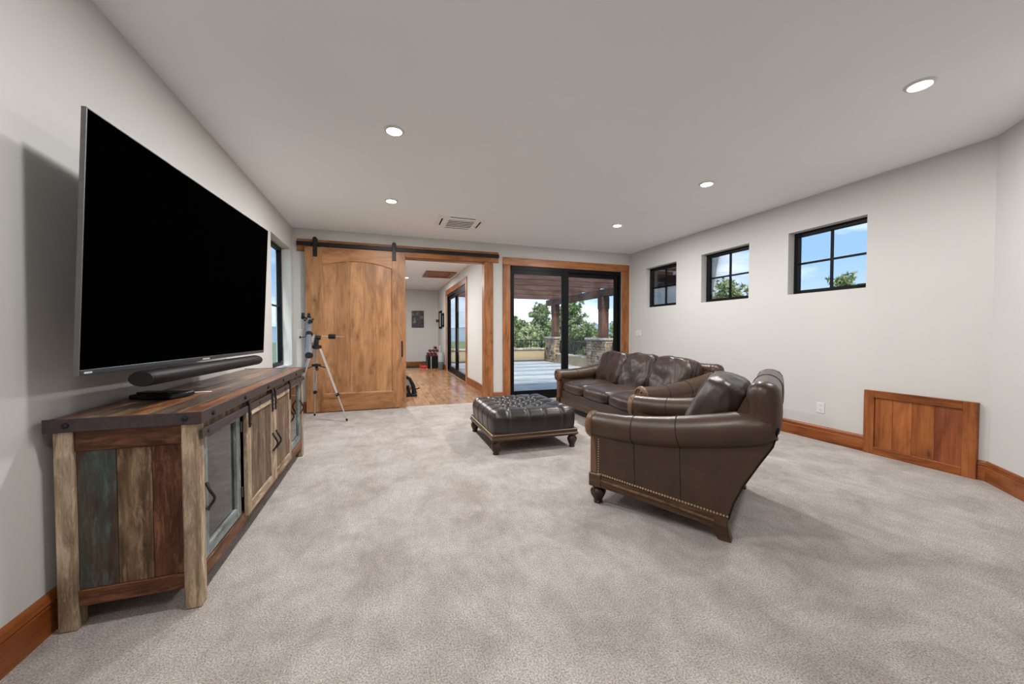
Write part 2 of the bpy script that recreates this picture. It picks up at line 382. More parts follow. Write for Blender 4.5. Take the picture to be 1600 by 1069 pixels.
# ------------------------------------------------------------------ floor, ceiling
bm = bmesh.new(); add_prism(bm, [(XL - .02, YF - .02), (AX + .02, YF - .02), (AX + .02, AY), (XR + .02, AY + 1.65), (XR + .02, YB), (1.99, YB), (XL - .02, YB)], -.12, 0, 'Z')
struct('floor', bm, 'carpet', 'mottled beige cut-pile carpet covering the main room floor', 'carpet')
bm = bmesh.new(); add_prism(bm, [(XL - .2, YF - .2), (AX + .2, YF - .2), (AX + .2, AY), (XR + .2, AY + 1.55), (XR + .2, YB + .14), (XL - .2, YB + .14)], H, H + .2, 'Z')
struct('ceiling', bm, 'ceil', 'off-white painted ceiling of the main room with recessed lights', 'ceiling')
# ------------------------------------------------------------------ walls
LW = (5.27, 6.28, .75, 2.45)
struct('wall_left', wall_bm('X', XL - .2, XL, YF - .2, YB + .14, -.1, H, [LW]), 'wall', 'off-white left wall behind the television', 'wall')
RW = [(5.16, 5.96, 1.695, 2.43), (3.82, 4.63, 1.69, 2.432), (2.505, 3.297, 1.685, 2.43)]
struct('wall_right', wall_bm('X', XR, XR + .2, 1.65, YB + .14, -.1, H, RW), 'wall', 'off-white right wall with three small square windows', 'wall')
OPN = (.18, 1.66, -.1, 2.455); SLD = (2.12, 4.46, -.1, 2.43)
struct('wall_back', wall_bm('Y', YB, YB + .14, XL, XR, -.1, H, [OPN, SLD]), 'wall', 'off-white far wall holding the barn door and patio door', 'wall')
bm = bmesh.new(); add_prism(bm, [(XR, 1.65), (XR + .2, 1.65), (AX + .2, AY - .08), (AX, AY)], -.1, H, 'Z')
struct('wall_right_slanted', bm, 'wall', 'off-white slanted wall right of the access panel', 'wall')
struct('wall_right_front', box(AX, YF, -.1, AX + .2, AY - .001, H), 'wall', 'off-white short side wall behind the camera', 'wall')
struct('wall_front', box(XL, YF - .2, -.1, AX + .2, YF, H), 'wall', 'off-white wall behind the camera', 'wall')
# hall
struct('wall_hall_right', wall_bm('X', XH, XH + .13, YB + .14, YH + .15, -.1, H, [(9.03, 12.05, .0, 2.42)]), 'wall', 'cream right wall of the hall beyond the barn door', 'wall')
struct('wall_hall_back', box(XL - .2, YH, -.1, XH, YH + .15, H), 'wall', 'cream end wall of the hall with a dark print', 'wall')
struct('wall_hall_left', box(XL - .2, YB + .14, -.1, XL, YH, H), 'wall', 'cream left wall of the hall hidden by the barn door', 'wall')
struct('ceiling_hall', wall_bm('Z' if False else 'Y', 0, .01, 0, .01, 0, .01, []) if False else add_box(bmesh.new(), XL - .2, YB + .14, H, XH + .13, YH + .15, H + .2), 'ceil', 'white hall ceiling with a wood framed hatch', 'ceiling')
# hall floor of planks
fl = thing('floor_hall', 'glossy golden brown plank floor of the hall', 'floor', (0, 0, 0), kind='structure')
obj('subfloor', box(XL, YB, -.1, XH, YH, -.02), 'backboard', fl)
random.seed(4)
pw = .127; x = XL
while x < XH - .01:
    x1 = min(x + pw, XH); y = YB
    cuts = [YB, YB + random.uniform(.8, 2.6)]
    while cuts[-1] < YH - 1.2: cuts.append(cuts[-1] + random.uniform(1.6, 2.8))
    cuts = [c for c in cuts if c < YH - .3] + [YH]
    if x1 > .1:
        for a, b_ in zip(cuts[:-1], cuts[1:]):
            obj('plank', box(x + .0012, a + .001, -.02, x1 - .0012, b_ - .001, .004, bevel=.0015), 'oak', fl)
    x += pw

# ------------------------------------------------------------------ baseboards
def base_poly(s): return [(0, 0), (.020 * s, 0), (.020 * s, .115), (.016 * s, .122), (.022 * s, .13), (.018 * s, .150), (.010 * s, .162), (0, .165)]
def baseboard(name, axis, wallp, s, a0, a1, mat, label):
    poly = [(wallp + p[0], p[1]) for p in base_poly(s)]
    bm = bmesh.new(); add_prism(bm, poly, a0, a1, 'Y' if axis == 'X' else 'X')
    return struct(name, bm, mat, label, 'baseboard')
baseboard('baseboard_left', 'X', XL, 1, YF, YB, 'base_y', 'stained wood baseboard along the left wall')
baseboard('baseboard_right', 'X', XR, -1, 2.485, YB, 'base_y', 'stained wood baseboard along the right wall')
baseboard('baseboard_right_end', 'X', XR, -1, 1.645, 1.70, 'base_y', 'stub of stained baseboard right of the access panel')
baseboard('baseboard_back', 'Y', YB, -1, 1.805, 1.985, 'base_x', 'short baseboard between barn opening and patio door')
baseboard('baseboard_back_corner', 'Y', YB, -1, XL, .1, 'base_x', 'baseboard of the far wall behind the barn door')
baseboard('baseboard_hall_right', 'X', XH, -1, YB + .14, 8.88, 'base_y', 'baseboard on the hall right wall before its glass door')
baseboard('baseboard_hall_right_end', 'X', XH, -1, 12.2, YH, 'base_y', 'baseboard on the hall right wall past its glass door')
baseboard('baseboard_hall_back', 'Y', YH, -1, XL, XH - .025, 'base_x', 'baseboard along the hall end wall')
bm = bmesh.new(); add_prism(bm, [(p[0], p[1]) for p in base_poly(1)], 0, 2.33, 'Y')
o = struct('baseboard_slanted', bm, 'base_y', 'stained baseboard on the slanted right wall', 'baseboard')
o.location = (XR, 1.65, 0); o.rotation_euler = (0, 0, R(135))

# ------------------------------------------------------------------ windows
def window(name, Xf, ya, yb, za, zb, s, label, glassmat, cols, rows, depth=.06, fw=.05):
    """casement in an X wall; Xf = room side of the frame, s = outward sign"""
    t = thing(name, label, 'window', (Xf, (ya + yb) / 2, za), kind='structure')
    X0, X1 = Xf, Xf + s * depth
    obj('frame_sill', box(X0, ya, za, X1, yb, za + fw, bevel=.004), 'blackframe', t)
    obj('frame_head', box(X0, ya, zb - fw, X1, yb, zb, bevel=.004), 'blackframe', t)
    obj('frame_jamb', box(X0, ya, za + fw, X1, ya + fw, zb - fw, bevel=.004), 'blackframe', t)
    obj('frame_jamb', box(X0, yb - fw, za + fw, X1, yb, zb - fw, bevel=.004), 'blackframe', t)
    gx = Xf + s * depth * .6
    ya2, yb2, za2, zb2 = ya + fw, yb - fw, za + fw, zb - fw
    mw = .011
    ys = [ya2 + (yb2 - ya2) * i / cols for i in range(cols + 1)]
    zs = [za2 + (zb2 - za2) * r for r in rows]
    for i in range(1, cols): obj('muntin', box(gx - .012, ys[i] - mw, za2, gx + .012, ys[i] + mw, zb2), 'blackframe', t)
    for r in zs[1:-1]: obj('muntin', box(gx - .0125, ya2, r - mw, gx + .0125, yb2, r + mw), 'blackframe', t)
    for i in range(cols):
        for j in range(len(zs) - 1):
            obj('pane', box(gx - .003, ys[i] + (mw if i else 0), zs[j] + (mw if j else 0), gx + .003, ys[i + 1] - (mw if i < cols - 1 else 0), zs[j + 1] - (mw if j < len(zs) - 2 else 0)), glassmat, t)
    return t
nm = ['black square four-pane window nearest the patio door', 'black square four-pane window in the middle of the right wall', 'black square four-pane window nearest the access panel']
for i, w in enumerate(RW):
    t = window('window_%d' % (i + 1), XR + .10, w[0], w[1], w[2], w[3], 1, nm[i], 'glass', 2, [0, .5, 1])
    if i == 2: obj('latch', box(XR + .075, w[0] + .05, w[2] + .035, XR + .1, w[0] + .12, w[2] + .055, bevel=.004), 'black', t)
t = window('window_4', XL - .115, LW[0], LW[1], LW[2], LW[3], -1, 'tall narrow black window on the left wall beside the barn door', 'tintglass', 1, [0, .5, 1])
obj('crank', tube([(XL - .09, 5.95, LW[2] + .05), (XL - .07, 5.95, LW[2] + .07), (XL - .07, 6.05, LW[2] + .075)], .009, 8), 'black', t)

# ------------------------------------------------------------------ patio sliding door
def jambs(o_name, parts, label, kind_cat, loc):
    t = thing(o_name, label, kind_cat, loc, kind='structure')
    for n_, b_, m_ in parts: obj(n_, b_, m_, t)
    return t
y0 = YB - .022
jambs('trim_1', [('casing_side', box(1.986, y0, 0, 2.124, YB, 2.43, bevel=.004), 'trim_z'), ('casing_side', box(4.455, y0, 0, 4.631, YB, 2.43, bevel=.004), 'trim_z'),
                 ('casing_head', box(1.986, y0, 2.43, 4.631, YB, 2.567, bevel=.004), 'trim_x')], 'stained knotty wood casing framing the patio sliding door', 'trim', (3.3, YB, 0))
t = thing('door_2', 'black framed two-panel glass sliding door to the patio', 'sliding door', (3.29, YB + .07, 0), kind='structure')
ya, yb = YB + .01, YB + .10
for a, b_ in ((2.124, 2.155), (4.425, 4.455)): obj('frame_jamb', box(a, ya, 0, b_, yb, 2.43, bevel=.003), 'blackframe', t)
obj('frame_head', box(2.155, ya, 2.36, 4.425, yb, 2.43, bevel=.003), 'blackframe', t)
obj('frame_sill', box(2.155, ya, 0, 4.425, yb, .06, bevel=.003), 'blackframe', t)
for k, (a, b_, c, d, yy) in enumerate(((2.155, 3.30, 2.205, 3.185, YB + .035), (3.18, 4.425, 3.32, 4.335, YB + .075))):
    pnl = thing('sliding_panel', '', '', (0, 0, 0)); pnl.parent = t; del pnl['label']; del pnl['category']; pnl.location = (0, 0, 0)
    g = lambda n_, b_, m_: obj(n_, b_, m_, pnl)
    g('stile', box(a, yy - .02, .06, c, yy + .02, 2.36, bevel=.003), 'blackframe'); g('stile', box(d, yy - .02, .06, b_, yy + .02, 2.36, bevel=.003), 'blackframe')
    g('rail', box(c, yy - .02, 2.285, d, yy + .02, 2.36), 'blackframe'); g('rail', box(c, yy - .02, .06, d, yy + .02, .155), 'blackframe')
    g('pane', box(c, yy - .004, .155, d, yy + .004, 2.285), 'glass')
# ------------------------------------------------------------------ barn door opening, header, track, door
jambs('trim_2', [('casing_side', box(1.655, y0, 0, 1.803, YB, 2.455, bevel=.004), 'trim_z'), ('jamb', box(1.645, YB - .018, 0, 1.66, YB + .15, 2.44), 'trim_z'),
                 ('jamb', box(.18, YB - .0, 0, .20, YB + .15, 2.44), 'trim_z'), ('head_jamb', box(.2, YB, 2.44, 1.645, YB + .15, 2.46), 'trim_x'),
                 ('casing_side', box(1.66, YB + .14, 0, 1.78, YB + .16, 2.455), 'trim_z')], 'stained wood casing on the right of the barn door opening', 'trim', (1.72, YB, 0))
struct('trim_3', box(-1.25, YB - .03, 2.452, 1.90, YB, 2.636, bevel=.004), 'trim_x', 'long stained wood header board carrying the barn door track', 'trim')
t = thing('barn_door_track', 'long black steel rail on the wood header above the barn door', 'rail', (.325, YB - .05, 2.57))
obj('rail', box(-1.25, YB - .058, 2.535, 1.905, YB - .048, 2.595, bevel=.002), 'black', t)
for xx in (-1.15, -.62, -.09, .44, .97, 1.5, 1.85): obj('spacer_bolt', lathe([(.012, YB - .064), (.014, YB - .055), (.012, YB - .03)], (xx, 0, 2.566), 'Y', 10), 'black', t)
DX0, DX1, DY0, DY1, DZ0, DZ1 = -1.135, .312, YB - .105, YB - .06, .012, 2.512
t = thing('door_1', 'large knotty alder barn door with one arched panel on a black track', 'barn door', ((DX0 + DX1) / 2, DY0, 0), kind='structure')
PX0, PX1, PZ0, PZ1 = -.905, .103, .28, 2.33
obj('stile', box(DX0, DY0, DZ0, PX0, DY1, DZ1, bevel=.004), 'alder', t); obj('stile', box(PX1, DY0, DZ0, DX1, DY1, DZ1, bevel=.004), 'alder', t)
obj('rail', box(PX0, DY0, DZ0, PX1, DY1, PZ0, bevel=.004), 'alder_x', t)
arch = [(PX0 + (PX1 - PX0) * i / 16, PZ1 - .085 + .085 * (1 - ((i - 8) / 8) ** 2)) for i in range(17)]
bm = bmesh.new(); add_prism(bm, arch + [(PX1, DZ1), (PX0, DZ1)], DY0, DY1, 'Y'); obj('rail', bm, 'alder_x', t)
# raised moulding inside the panel opening
mould = [(PX0, PZ0)] + [(PX1, PZ0)] + arch[::-1]
cx_, cz_ = (PX0 + PX1) / 2, (PZ0 + PZ1) / 2
bm = bmesh.new()
ring0 = [(p[0], p[1]) for p in mould]; ring1 = [(cx_ + (p[0] - cx_) * .955, cz_ + (p[1] - cz_) * .978) for p in mould]
va = [bm.verts.new((p[0], DY0 + .004, p[1])) for p in ring0]; vb = [bm.verts.new((p[0], DY0 + .022, p[1])) for p in ring1]
for i in range(len(va)): bm.faces.new((va[i], va[(i + 1) % len(va)], vb[(i + 1) % len(va)], vb[i]))
obj('panel_bevel', bm, 'alder', t)
bx_ = [PX0, -.71, -.52, -.33, -.14, PX1]
for i in range(5): obj('panel_board', box(bx_[i] + .0008, DY0 + .016 + .001 * (i % 2), PZ0 - .01, bx_[i + 1] - .0008, DY1 - .006, PZ1 + .01), 'alder', t)
obj('flush_pull', box(.240, DY0 - .003, .83, .264, DY0 + .004, 1.085, bevel=.002), 'black', t)
for xx in (-.993, .14):
    h = obj('hanger', box(xx - .03, DY0 - .008, 2.365, xx + .03, DY0, 2.60, bevel=.003), 'black', t)
    obj('wheel', lathe([(.030, DY0 + .001), (.034, DY0 + .004), (.028, DY0 + .02), (.034, DY0 + .036), (.030, DY0 + .04)], (xx, 0, 2.625), 'Y', 20), 'black', h)
    obj('hanger_cap', add_prism(bmesh.new(), [(xx - .036, 2.59), (xx + .036, 2.59), (xx + .028, 2.645), (xx, 2.665), (xx - .028, 2.645)], DY0 - .012, DY0 + .0, 'Y'), 'black', h)
    for zz in (2.39, 2.45, 2.56): obj('bolt', lathe([(.009, DY0 - .014), (.011, DY0 - .008)], (xx, 0, zz), 'Y', 8), 'black', h)

# ------------------------------------------------------------------ hall: sliding door, trim, hatch, pictures
xh = XH - .02
jambs('trim_4', [('casing_side', box(xh, 8.88, 0, XH, 9.03, 2.42, bevel=.003), 'trim_z'), ('casing_side', box(xh, 12.05, 0, XH, 12.2, 2.42, bevel=.003), 'trim_z'),
                 ('casing_head', box(xh, 8.88, 2.42, XH, 12.2, 2.57, bevel=.003), 'base_y')], 'stained wood casing around the hall glass door', 'trim', (XH, 10.5, 0))
t = thing('door_3', 'black framed sliding glass door on the hall right wall', 'sliding door', (XH + .06, 10.5, 0), kind='structure')
for a, b_ in ((9.03, 9.08), (12.0, 12.05)): obj('frame_jamb', box(XH + .01, a, 0, XH + .12, b_, 2.42), 'blackframe', t)
obj('frame_head', box(XH + .01, 9.08, 2.35, XH + .12, 12.0, 2.42), 'blackframe', t); obj('frame_sill', box(XH + .01, 9.08, 0, XH + .12, 12.0, .07), 'blackframe', t)
for a, b_, xx in ((9.08, 10.6, XH + .03), (10.5, 12.0, XH + .075)):
    obj('stile', box(xx - .018, a, .07, xx + .018, a + .09, 2.35), 'blackframe', t); obj('stile', box(xx - .018, b_ - .09, .07, xx + .018, b_, 2.35), 'blackframe', t)
    obj('rail', box(xx - .018, a + .09, 2.26, xx + .018, b_ - .09, 2.35), 'blackframe', t); obj('rail', box(xx - .018, a + .09, .07, xx + .018, b_ - .09, .17), 'blackframe', t)
    obj('pane', box(xx - .003, a + .09, .17, xx + .003, b_ - .09, 2.26), 'hallglass', t)
t = thing('ceiling_hatch', 'wood framed hatch set in the hall ceiling', 'hatch', (1.38, 10.28, H - .03))
hx0, hx1, hy0, hy1 = .99, 1.77, 9.76, 10.8
for a in ((hx0, hy0, hx1, hy0 + .13), (hx0, hy1 - .13, hx1, hy1)): obj('frame_board', box(a[0], a[1], H - .03, a[2], a[3], H, bevel=.003), 'trim_x', t)
for a in ((hx0, hy0 + .13, hx0 + .13, hy1 - .13), (hx1 - .13, hy0 + .13, hx1, hy1 - .13)): obj('frame_board', box(a[0], a[1], H - .03, a[2], a[3], H, bevel=.003), 'base_y', t)
obj('panel', box(hx0 + .13, hy0 + .13, H - .008, hx1 - .13, hy1 - .13, H), 'panel_z', t)
t = thing('framed_print', 'dark unglazed print hanging on the hall end wall', 'picture', (1.12, YH - .02, 1.41))
obj('canvas', box(.905, YH - .028, 1.413, 1.335, YH, 2.03, bevel=.004), 'art', t)
obj('edge_strip', box(1.322, YH - .031, 1.413, 1.337, YH - .002, 2.03), 'dark', t)
def hall_frame(ya, yb, za, zb, label):
    t = thing('picture_frame', label, 'picture frame', (XH - .02, (ya + yb) / 2, za))
    for b_ in ((ya, za, yb, za + .07), (ya, zb - .07, yb, zb), (ya, za + .07, ya + .07, zb - .07), (yb - .07, za + .07, yb, zb - .07)):
        obj('frame_strip', box(XH - .035, b_[0], b_[1], XH - .002, b_[2], b_[3], bevel=.003), 'dark', t)
    obj('print', box(XH - .02, ya + .07, za + .07, XH - .003, yb - .07, zb - .07), 'mirror', t)
hall_frame(13.1, 13.72, 1.37, 1.99, 'larger black picture frame on the hall right wall')
hall_frame(12.6, 12.95, 1.42, 1.88, 'smaller black picture frame nearest the hall glass door')
t = thing('wall_hook', 'dark little wall ornament beside the hall picture frames', 'ornament', (XH - .05, 13.95, 1.6))
obj('plate', lathe([(.05, XH - .02), (.06, XH - .012), (.06, XH - .001)], (0, 13.95, 1.66), 'X', 14), 'dark', t)
obj('knob', lathe([(.02, XH - .06), (.05, XH - .10), (.055, XH - .06), (.03, XH - .02)], (0, 13.95, 1.66), 'X', 14), 'rw_red', t)

# ------------------------------------------------------------------ recessed lights
def downlight(x, y, z, label, watt, group, size=.15):
    t = thing('recessed_light', label, 'ceiling light', (x, y, z - .012), group=group)
    obj('trim_ring', lathe([(.055, z - .003), (.058, z - .012), (.072, z - .009), (.077, z)], (x, y, 0), 'Z', 28), 'white', t, smooth=50)
    obj('lens', lathe([(.001, z - .0135), (.055, z - .0135), (.055, z - .006)], (x, y, 0), 'Z', 24), 'lampglow', t)
    l = bpy.data.lights.new('downlight_beam', 'AREA'); l.shape = 'DISK'; l.size = size; l.energy = watt; l.color = (1, .985, .965)
    lo = bpy.data.objects.new('downlight_beam', l); C.objects.link(lo); lo.parent = t; lo.location = (0, 0, -.012)
G = 'recessed ceiling lights'
downlight(.077, 3.11, H, 'recessed ceiling light above the television side, nearer of the two', LAMP_MID, G)
downlight(.077, 4.75, H, 'recessed ceiling light left of the ceiling air vent', LAMP_FAR, G)
downlight(3.235, 4.77, H, 'recessed ceiling light nearest the patio door', LAMP_FAR, G)
downlight(3.235, 3.15, H, 'recessed ceiling light above the armchair, between two others', LAMP_MID, G)
downlight(3.235, 1.474, H, 'recessed ceiling light at the upper right, largest in view', LAMP_NEAR, G)
downlight(.077, 1.474, H, 'recessed ceiling light over the camera', LAMP_NEAR, G)
downlight(.077, -.16, H, 'unseen recessed ceiling light added behind the camera', 16, G)  # unseen lamp extending the left row, added to lift light on the near side
downlight(.575, 11.15, H, 'small recessed light in the hall ceiling at the barn door edge', 80, G)
downlight(.1, 8.2, H, 'unseen recessed light added in the hall past the barn door', 80, G)  # unseen second hall lamp, position assumed, added to light the hall

# ------------------------------------------------------------------ ceiling cassette vent
t = thing('ceiling_air_cassette', 'square white air conditioning cassette in the ceiling', 'air vent', (1.01, 5.34, H - .03))
vx0, vx1, vy0, vy1 = .68, 1.345, 5.02, 5.66
bm = bmesh.new()
def frustum(bm, a, za, b_, zb):
    va = [bm.verts.new((x, y, za)) for x, y in ((a[0], a[1]), (a[2], a[1]), (a[2], a[3]), (a[0], a[3]))]; vb = [bm.verts.new((x, y, zb)) for x, y in ((b_[0], b_[1]), (b_[2], b_[1]), (b_[2], b_[3]), (b_[0], b_[3]))]
    fs = [bm.faces.new(va), bm.faces.new(vb[::-1])] + [bm.faces.new((va[i], vb[i], vb[(i + 1) % 4], va[(i + 1) % 4])) for i in range(4)]
    bmesh.ops.recalc_face_normals(bm, faces=fs)
frustum(bm, (vx0, vy0, vx1, vy1), H, (vx0 + .03, vy0 + .03, vx1 - .03, vy1 - .03), H - .025); obj('panel', bm, 'ventwhite', t)
zz = H - .0265
for a in ((vx0 + .16, vy0 + .055, vx1 - .16, vy0 + .075), (vx0 + .16, vy1 - .075, vx1 - .16, vy1 - .055), (vx0 + .055, vy0 + .16, vx0 + .075, vy1 - .16), (vx1 - .075, vy0 + .16, vx1 - .055, vy1 - .16)):
    obj('air_slot', box(a[0], a[1], zz, a[2], a[3], H - .024), 'dark', t)
bm = bmesh.new(); frustum(bm, (vx0 + .10, vy0 + .10, vx1 - .10, vy1 - .10), H - .025, (vx0 + .115, vy0 + .115, vx1 - .115, vy1 - .115), H - .036); obj('grille_frame', bm, 'ventwhite', t)
obj('grille_back', box(vx0 + .155, vy0 + .14, H - .0375, vx1 - .155, vy1 - .14, H - .0355), 'dark', t)
for i in range(5):
    yy = vy0 + .148 + i * .0765
    obj('louvre', box(vx0 + .155, yy, H - .0395, vx1 - .155, yy + .038, H - .0375), 'ventwhite', t)

# ------------------------------------------------------------------ outlet, switch plates, access panel
t = thing('wall_outlet', 'white electrical outlet low on the right wall', 'outlet', (XR, 2.902, .31))
obj('cover_plate', box(XR - .006, 2.862, .312, XR, 2.942, .432, bevel=.002), 'white', t)
for zz in (.345, .40): 
    s_ = obj('socket', lathe([(.017, XR - .008), (.017, XR - .004)], (0, 2.902, zz), 'X', 16), 'white', t)
    for dy in (-.006, .006): obj('slot', box(XR - .009, 2.902 + dy - .001, zz - .005, XR - .0078, 2.902 + dy + .001, zz + .006), 'dark', s_)
t = thing('light_switch', 'white three-gang light switch beside the patio door', 'light switch', (XR, 6.15, 1.15))
obj('cover_plate', box(XR - .006, 6.07, 1.15, XR, 6.24, 1.27, bevel=.002), 'white', t)
for yy in (6.105, 6.155, 6.205): obj('rocker', box(XR - .009, yy - .016, 1.178, XR - .005, yy + .016, 1.242, bevel=.001), 'white', t)
t = thing('light_switch', 'white switch plate on the far wall left of the barn door', 'light switch', (-1.22, YB, 1.16))
obj('cover_plate', box(-1.262, YB - .006, 1.16, -1.185, YB, 1.28, bevel=.002), 'white', t); obj('rocker', box(-1.24, YB - .009, 1.188, -1.207, YB - .005, 1.252), 'white', t)
t = thing('access_panel', 'framed wood access panel standing at the base of the right wall', 'access panel', (XR - .02, 2.09, 0))
px = XR - .036; ay0, ay1, az1 = 1.702, 2.482, .64
obj('stile', box(px, ay0, 0, XR, ay0 + .085, az1, bevel=.003), 'panel_z', t); obj('stile', box(px, ay1 - .085, 0, XR, ay1, az1, bevel=.003), 'panel_z', t)
obj('rail', box(px, ay0 + .085, az1 - .068, XR, ay1 - .085, az1, bevel=.003), 'base_y', t); obj('rail', box(px, ay0 + .085, 0, XR, ay1 - .085, .075, bevel=.003), 'base_y', t)
ys = [ay0 + .088, 1.962, 2.115, 2.255, ay1 - .088]
for i in range(4): obj('board', box(px + .014, ys[i] + .0008, .075, XR - .004, ys[i + 1] - .0008, az1 - .068, bevel=.001), 'panel_red' if i == 0 else 'panel_z', t)

# ------------------------------------------------------------------ television, soundbar, small box
TVY = .077; TVT = .047; W = 1.80; HT = 1.03
t = thing('television', 'very large flat black television on the left wall', 'television', (-1.121, 1.896, 1.053))
t.rotation_euler = (0, TVT, -TVY)      # lean forward, turn
g = lambda n_, b_, m_, p=t, s=None: obj(n_, b_, m_, p, world=False, smooth=s)
g('back_shell', box(-.045, .05, .04, -.008, W - .05, HT - .05, bevel=.012), 'black')
g('screen', box(-.008, .004, .022, .0, W - .004, HT - .004), 'screen')
for b_ in ((-.016, 0, 0, .001, .004, HT), (-.016, W - .004, 0, .001, W, HT), (-.016, .004, HT - .004, .001, W - .004, HT)): g('bezel', box(*b_), 'tvbez')
g('lower_bezel', box(-.016, .004, 0, .003, W - .004, .022, bevel=.002), 'tvbez2')
g('brand_mark', box(.003, .022, .007, .0036, .06, .014), 'logo')
g('centre_mark', box(.003, W / 2 - .04, .004, .0036, W / 2 + .04, .012), 'logo')
g('rear_housing', box(-.075, .35, .10, -.045, W - .35, .62, bevel=.012), 'black')
t2 = thing('television_mount', 'black articulated wall mount behind the television', 'wall mount', (XL, 2.8, 1.5))
obj('wall_plate', box(XL, 2.6, 1.38, XL + .02, 3.0, 1.72), 'black', t2); obj('arm', box(XL + .02, 2.74, 1.50, -1.135, 2.84, 1.60), 'black', t2)
t = thing('soundbar', 'long black rounded soundbar hanging under the television', 'soundbar', (-1.045, 2.13, 1.012))
t.rotation_euler = (0, 0, -TVY)
LB = 1.24; prof = []
bm = bmesh.new()
pts = [(0, .006, 0), (0, .012, 0)] + [(0, .012 + (LB - .024) * i / 8, 0) for i in range(1, 9)] + [(0, LB - .004, 0)]
add_tube(bm, pts, [.047, .052] + [.052] * 8 + [.047], 28, .70); obj('body', bm, 'fabricblk', t, world=False, smooth=40)
for y_ in (.0, LB - .005): obj('end_cap', add_tube(bmesh.new(), [(0, y_, 0), (0, y_ + .007, 0)], .0475, 28, .70), 'black', t, world=False)
for y_ in (.3, .9): obj('bracket', box(-.062, y_, -.01, -.045, y_ + .03, .03), 'black', t, world=False)
t = thing('streaming_box', 'small flat black box with a remote lying on the console', 'media box', (-1.13, 2.46, .878))
t.rotation_euler = (0, 0, R(-16))
obj('body', box(-.105, -.06, 0, .105, .10, .024, bevel=.006), 'fabricblk', t, world=False)
obj('remote', box(-.085, -.04, .0242, .075, .02, .036, bevel=.004), 'black', t, world=False)
obj('cable', tube([(.09, .09, .012), (.13, .12, .012), (.14, .17, .006)], .003, 6), 'white', t, world=False)

# ------------------------------------------------------------------ media console
cx0, cx1, cy0, cy1 = -1.265, -.785, 1.995, 4.205
t = thing('media_console', 'long reclaimed plank media console with sliding barn doors below the television', 'media console', (-1.03, 3.1, 0))
g = lambda n_, b_, m_, p=t, s=None: obj(n_, b_, m_, p, smooth=s)
pw = .062
for (px_, py_) in ((cx0, cy0), (cx1 - pw, cy0), (cx0, cy1 - pw), (cx1 - pw, cy1 - pw)):
    g('post', box(px_, py_, 0, px_ + pw, py_ + pw, .822, bevel=.005), 'rw_pale')
for ys_ in ((cy0 + .008, cy0 + .04), (cy1 - .04, cy1 - .008)):
    g('side_rail', box(cx0 + pw, ys_[0], .735, cx1 - pw, ys_[1], .822, bevel=.003), 'rw_redx'); g('side_rail', box(cx0 + pw, ys_[0], .093, cx1 - pw, ys_[1], .16, bevel=.003), 'rw_redx')
    xs = [cx0 + pw, cx0 + pw + .128, cx0 + pw + .247, cx1 - pw]
    for i, mm in enumerate(('rw_teal', 'rw_tan', 'rw_red')): g('side_board', box(xs[i] + .001, ys_[0] + .008, .16, xs[i + 1] - .001, ys_[1] - .004, .735, bevel=.002), mm)
g('back_panel', box(cx0 + .01, cy0 + pw, .11, cx0 + .022, cy1 - pw, .82), 'backboard')
g('bottom_shelf', box(cx0 + .02, cy0 + .04, .10, cx1 - .04, cy1 - .04, .12), 'backboard')
g('inner_shelf', box(cx0 + .02, cy0 + .04, .44, cx1 - .08, cy1 - .04, .458), 'backboard')
g('front_rail', box(cx1 - .05, cy0 + pw, .093, cx1 - .006, cy1 - pw, .165, bevel=.003), 'rw_redy')
g('top_front_rail', box(cx1 - .05, cy0 + pw, .785, cx1 - .012, cy1 - pw, .822), 'rw_tan')
for yy in (2.575, 3.62): g('divider', box(cx0 + .03, yy - .02, .12, cx1 - .05, yy + .02, .785), 'rw_dark')
# top
tx0, tx1, ty0, ty1 = cx0 - .015, cx1 + .022, cy0 - .022, cy1 + .022
xs = [tx0 + .005, tx0 + .10, tx0 + .205, tx0 + .31, tx0 + .42, tx1 - .005]
for i in range(5): g('top_board', box(xs[i] + .0008, ty0 + .005, .826, xs[i + 1] - .0008, ty1 - .005, .874 + .001 * ((i * 3) % 2), bevel=.0015), 'top%d' % i)
for b_ in ((tx0, ty0, .824, tx1, ty0 + .006, .877), (tx0, ty1 - .006, .824, tx1, ty1, .877), (tx1 - .006, ty0 + .006, .824, tx1, ty1 - .006, .877)):
    g('metal_band', box(*b_, bevel=.0015), 'bandmetal')
for yy in (2.09, 2.515, 2.955, 3.357, 3.80, 4.12): g('band_bolt', lathe([(.012, tx1), (.011, tx1 + .006), (.005, tx1 + .009)], (0, yy, .85), 'X', 10), 'black')
for xx in (tx0 + .07, tx1 - .06): g('band_bolt', lathe([(.012, ty0), (.011, ty0 - .006), (.005, ty0 - .009)], (xx, 0, .85), 'Y', 10), 'black')
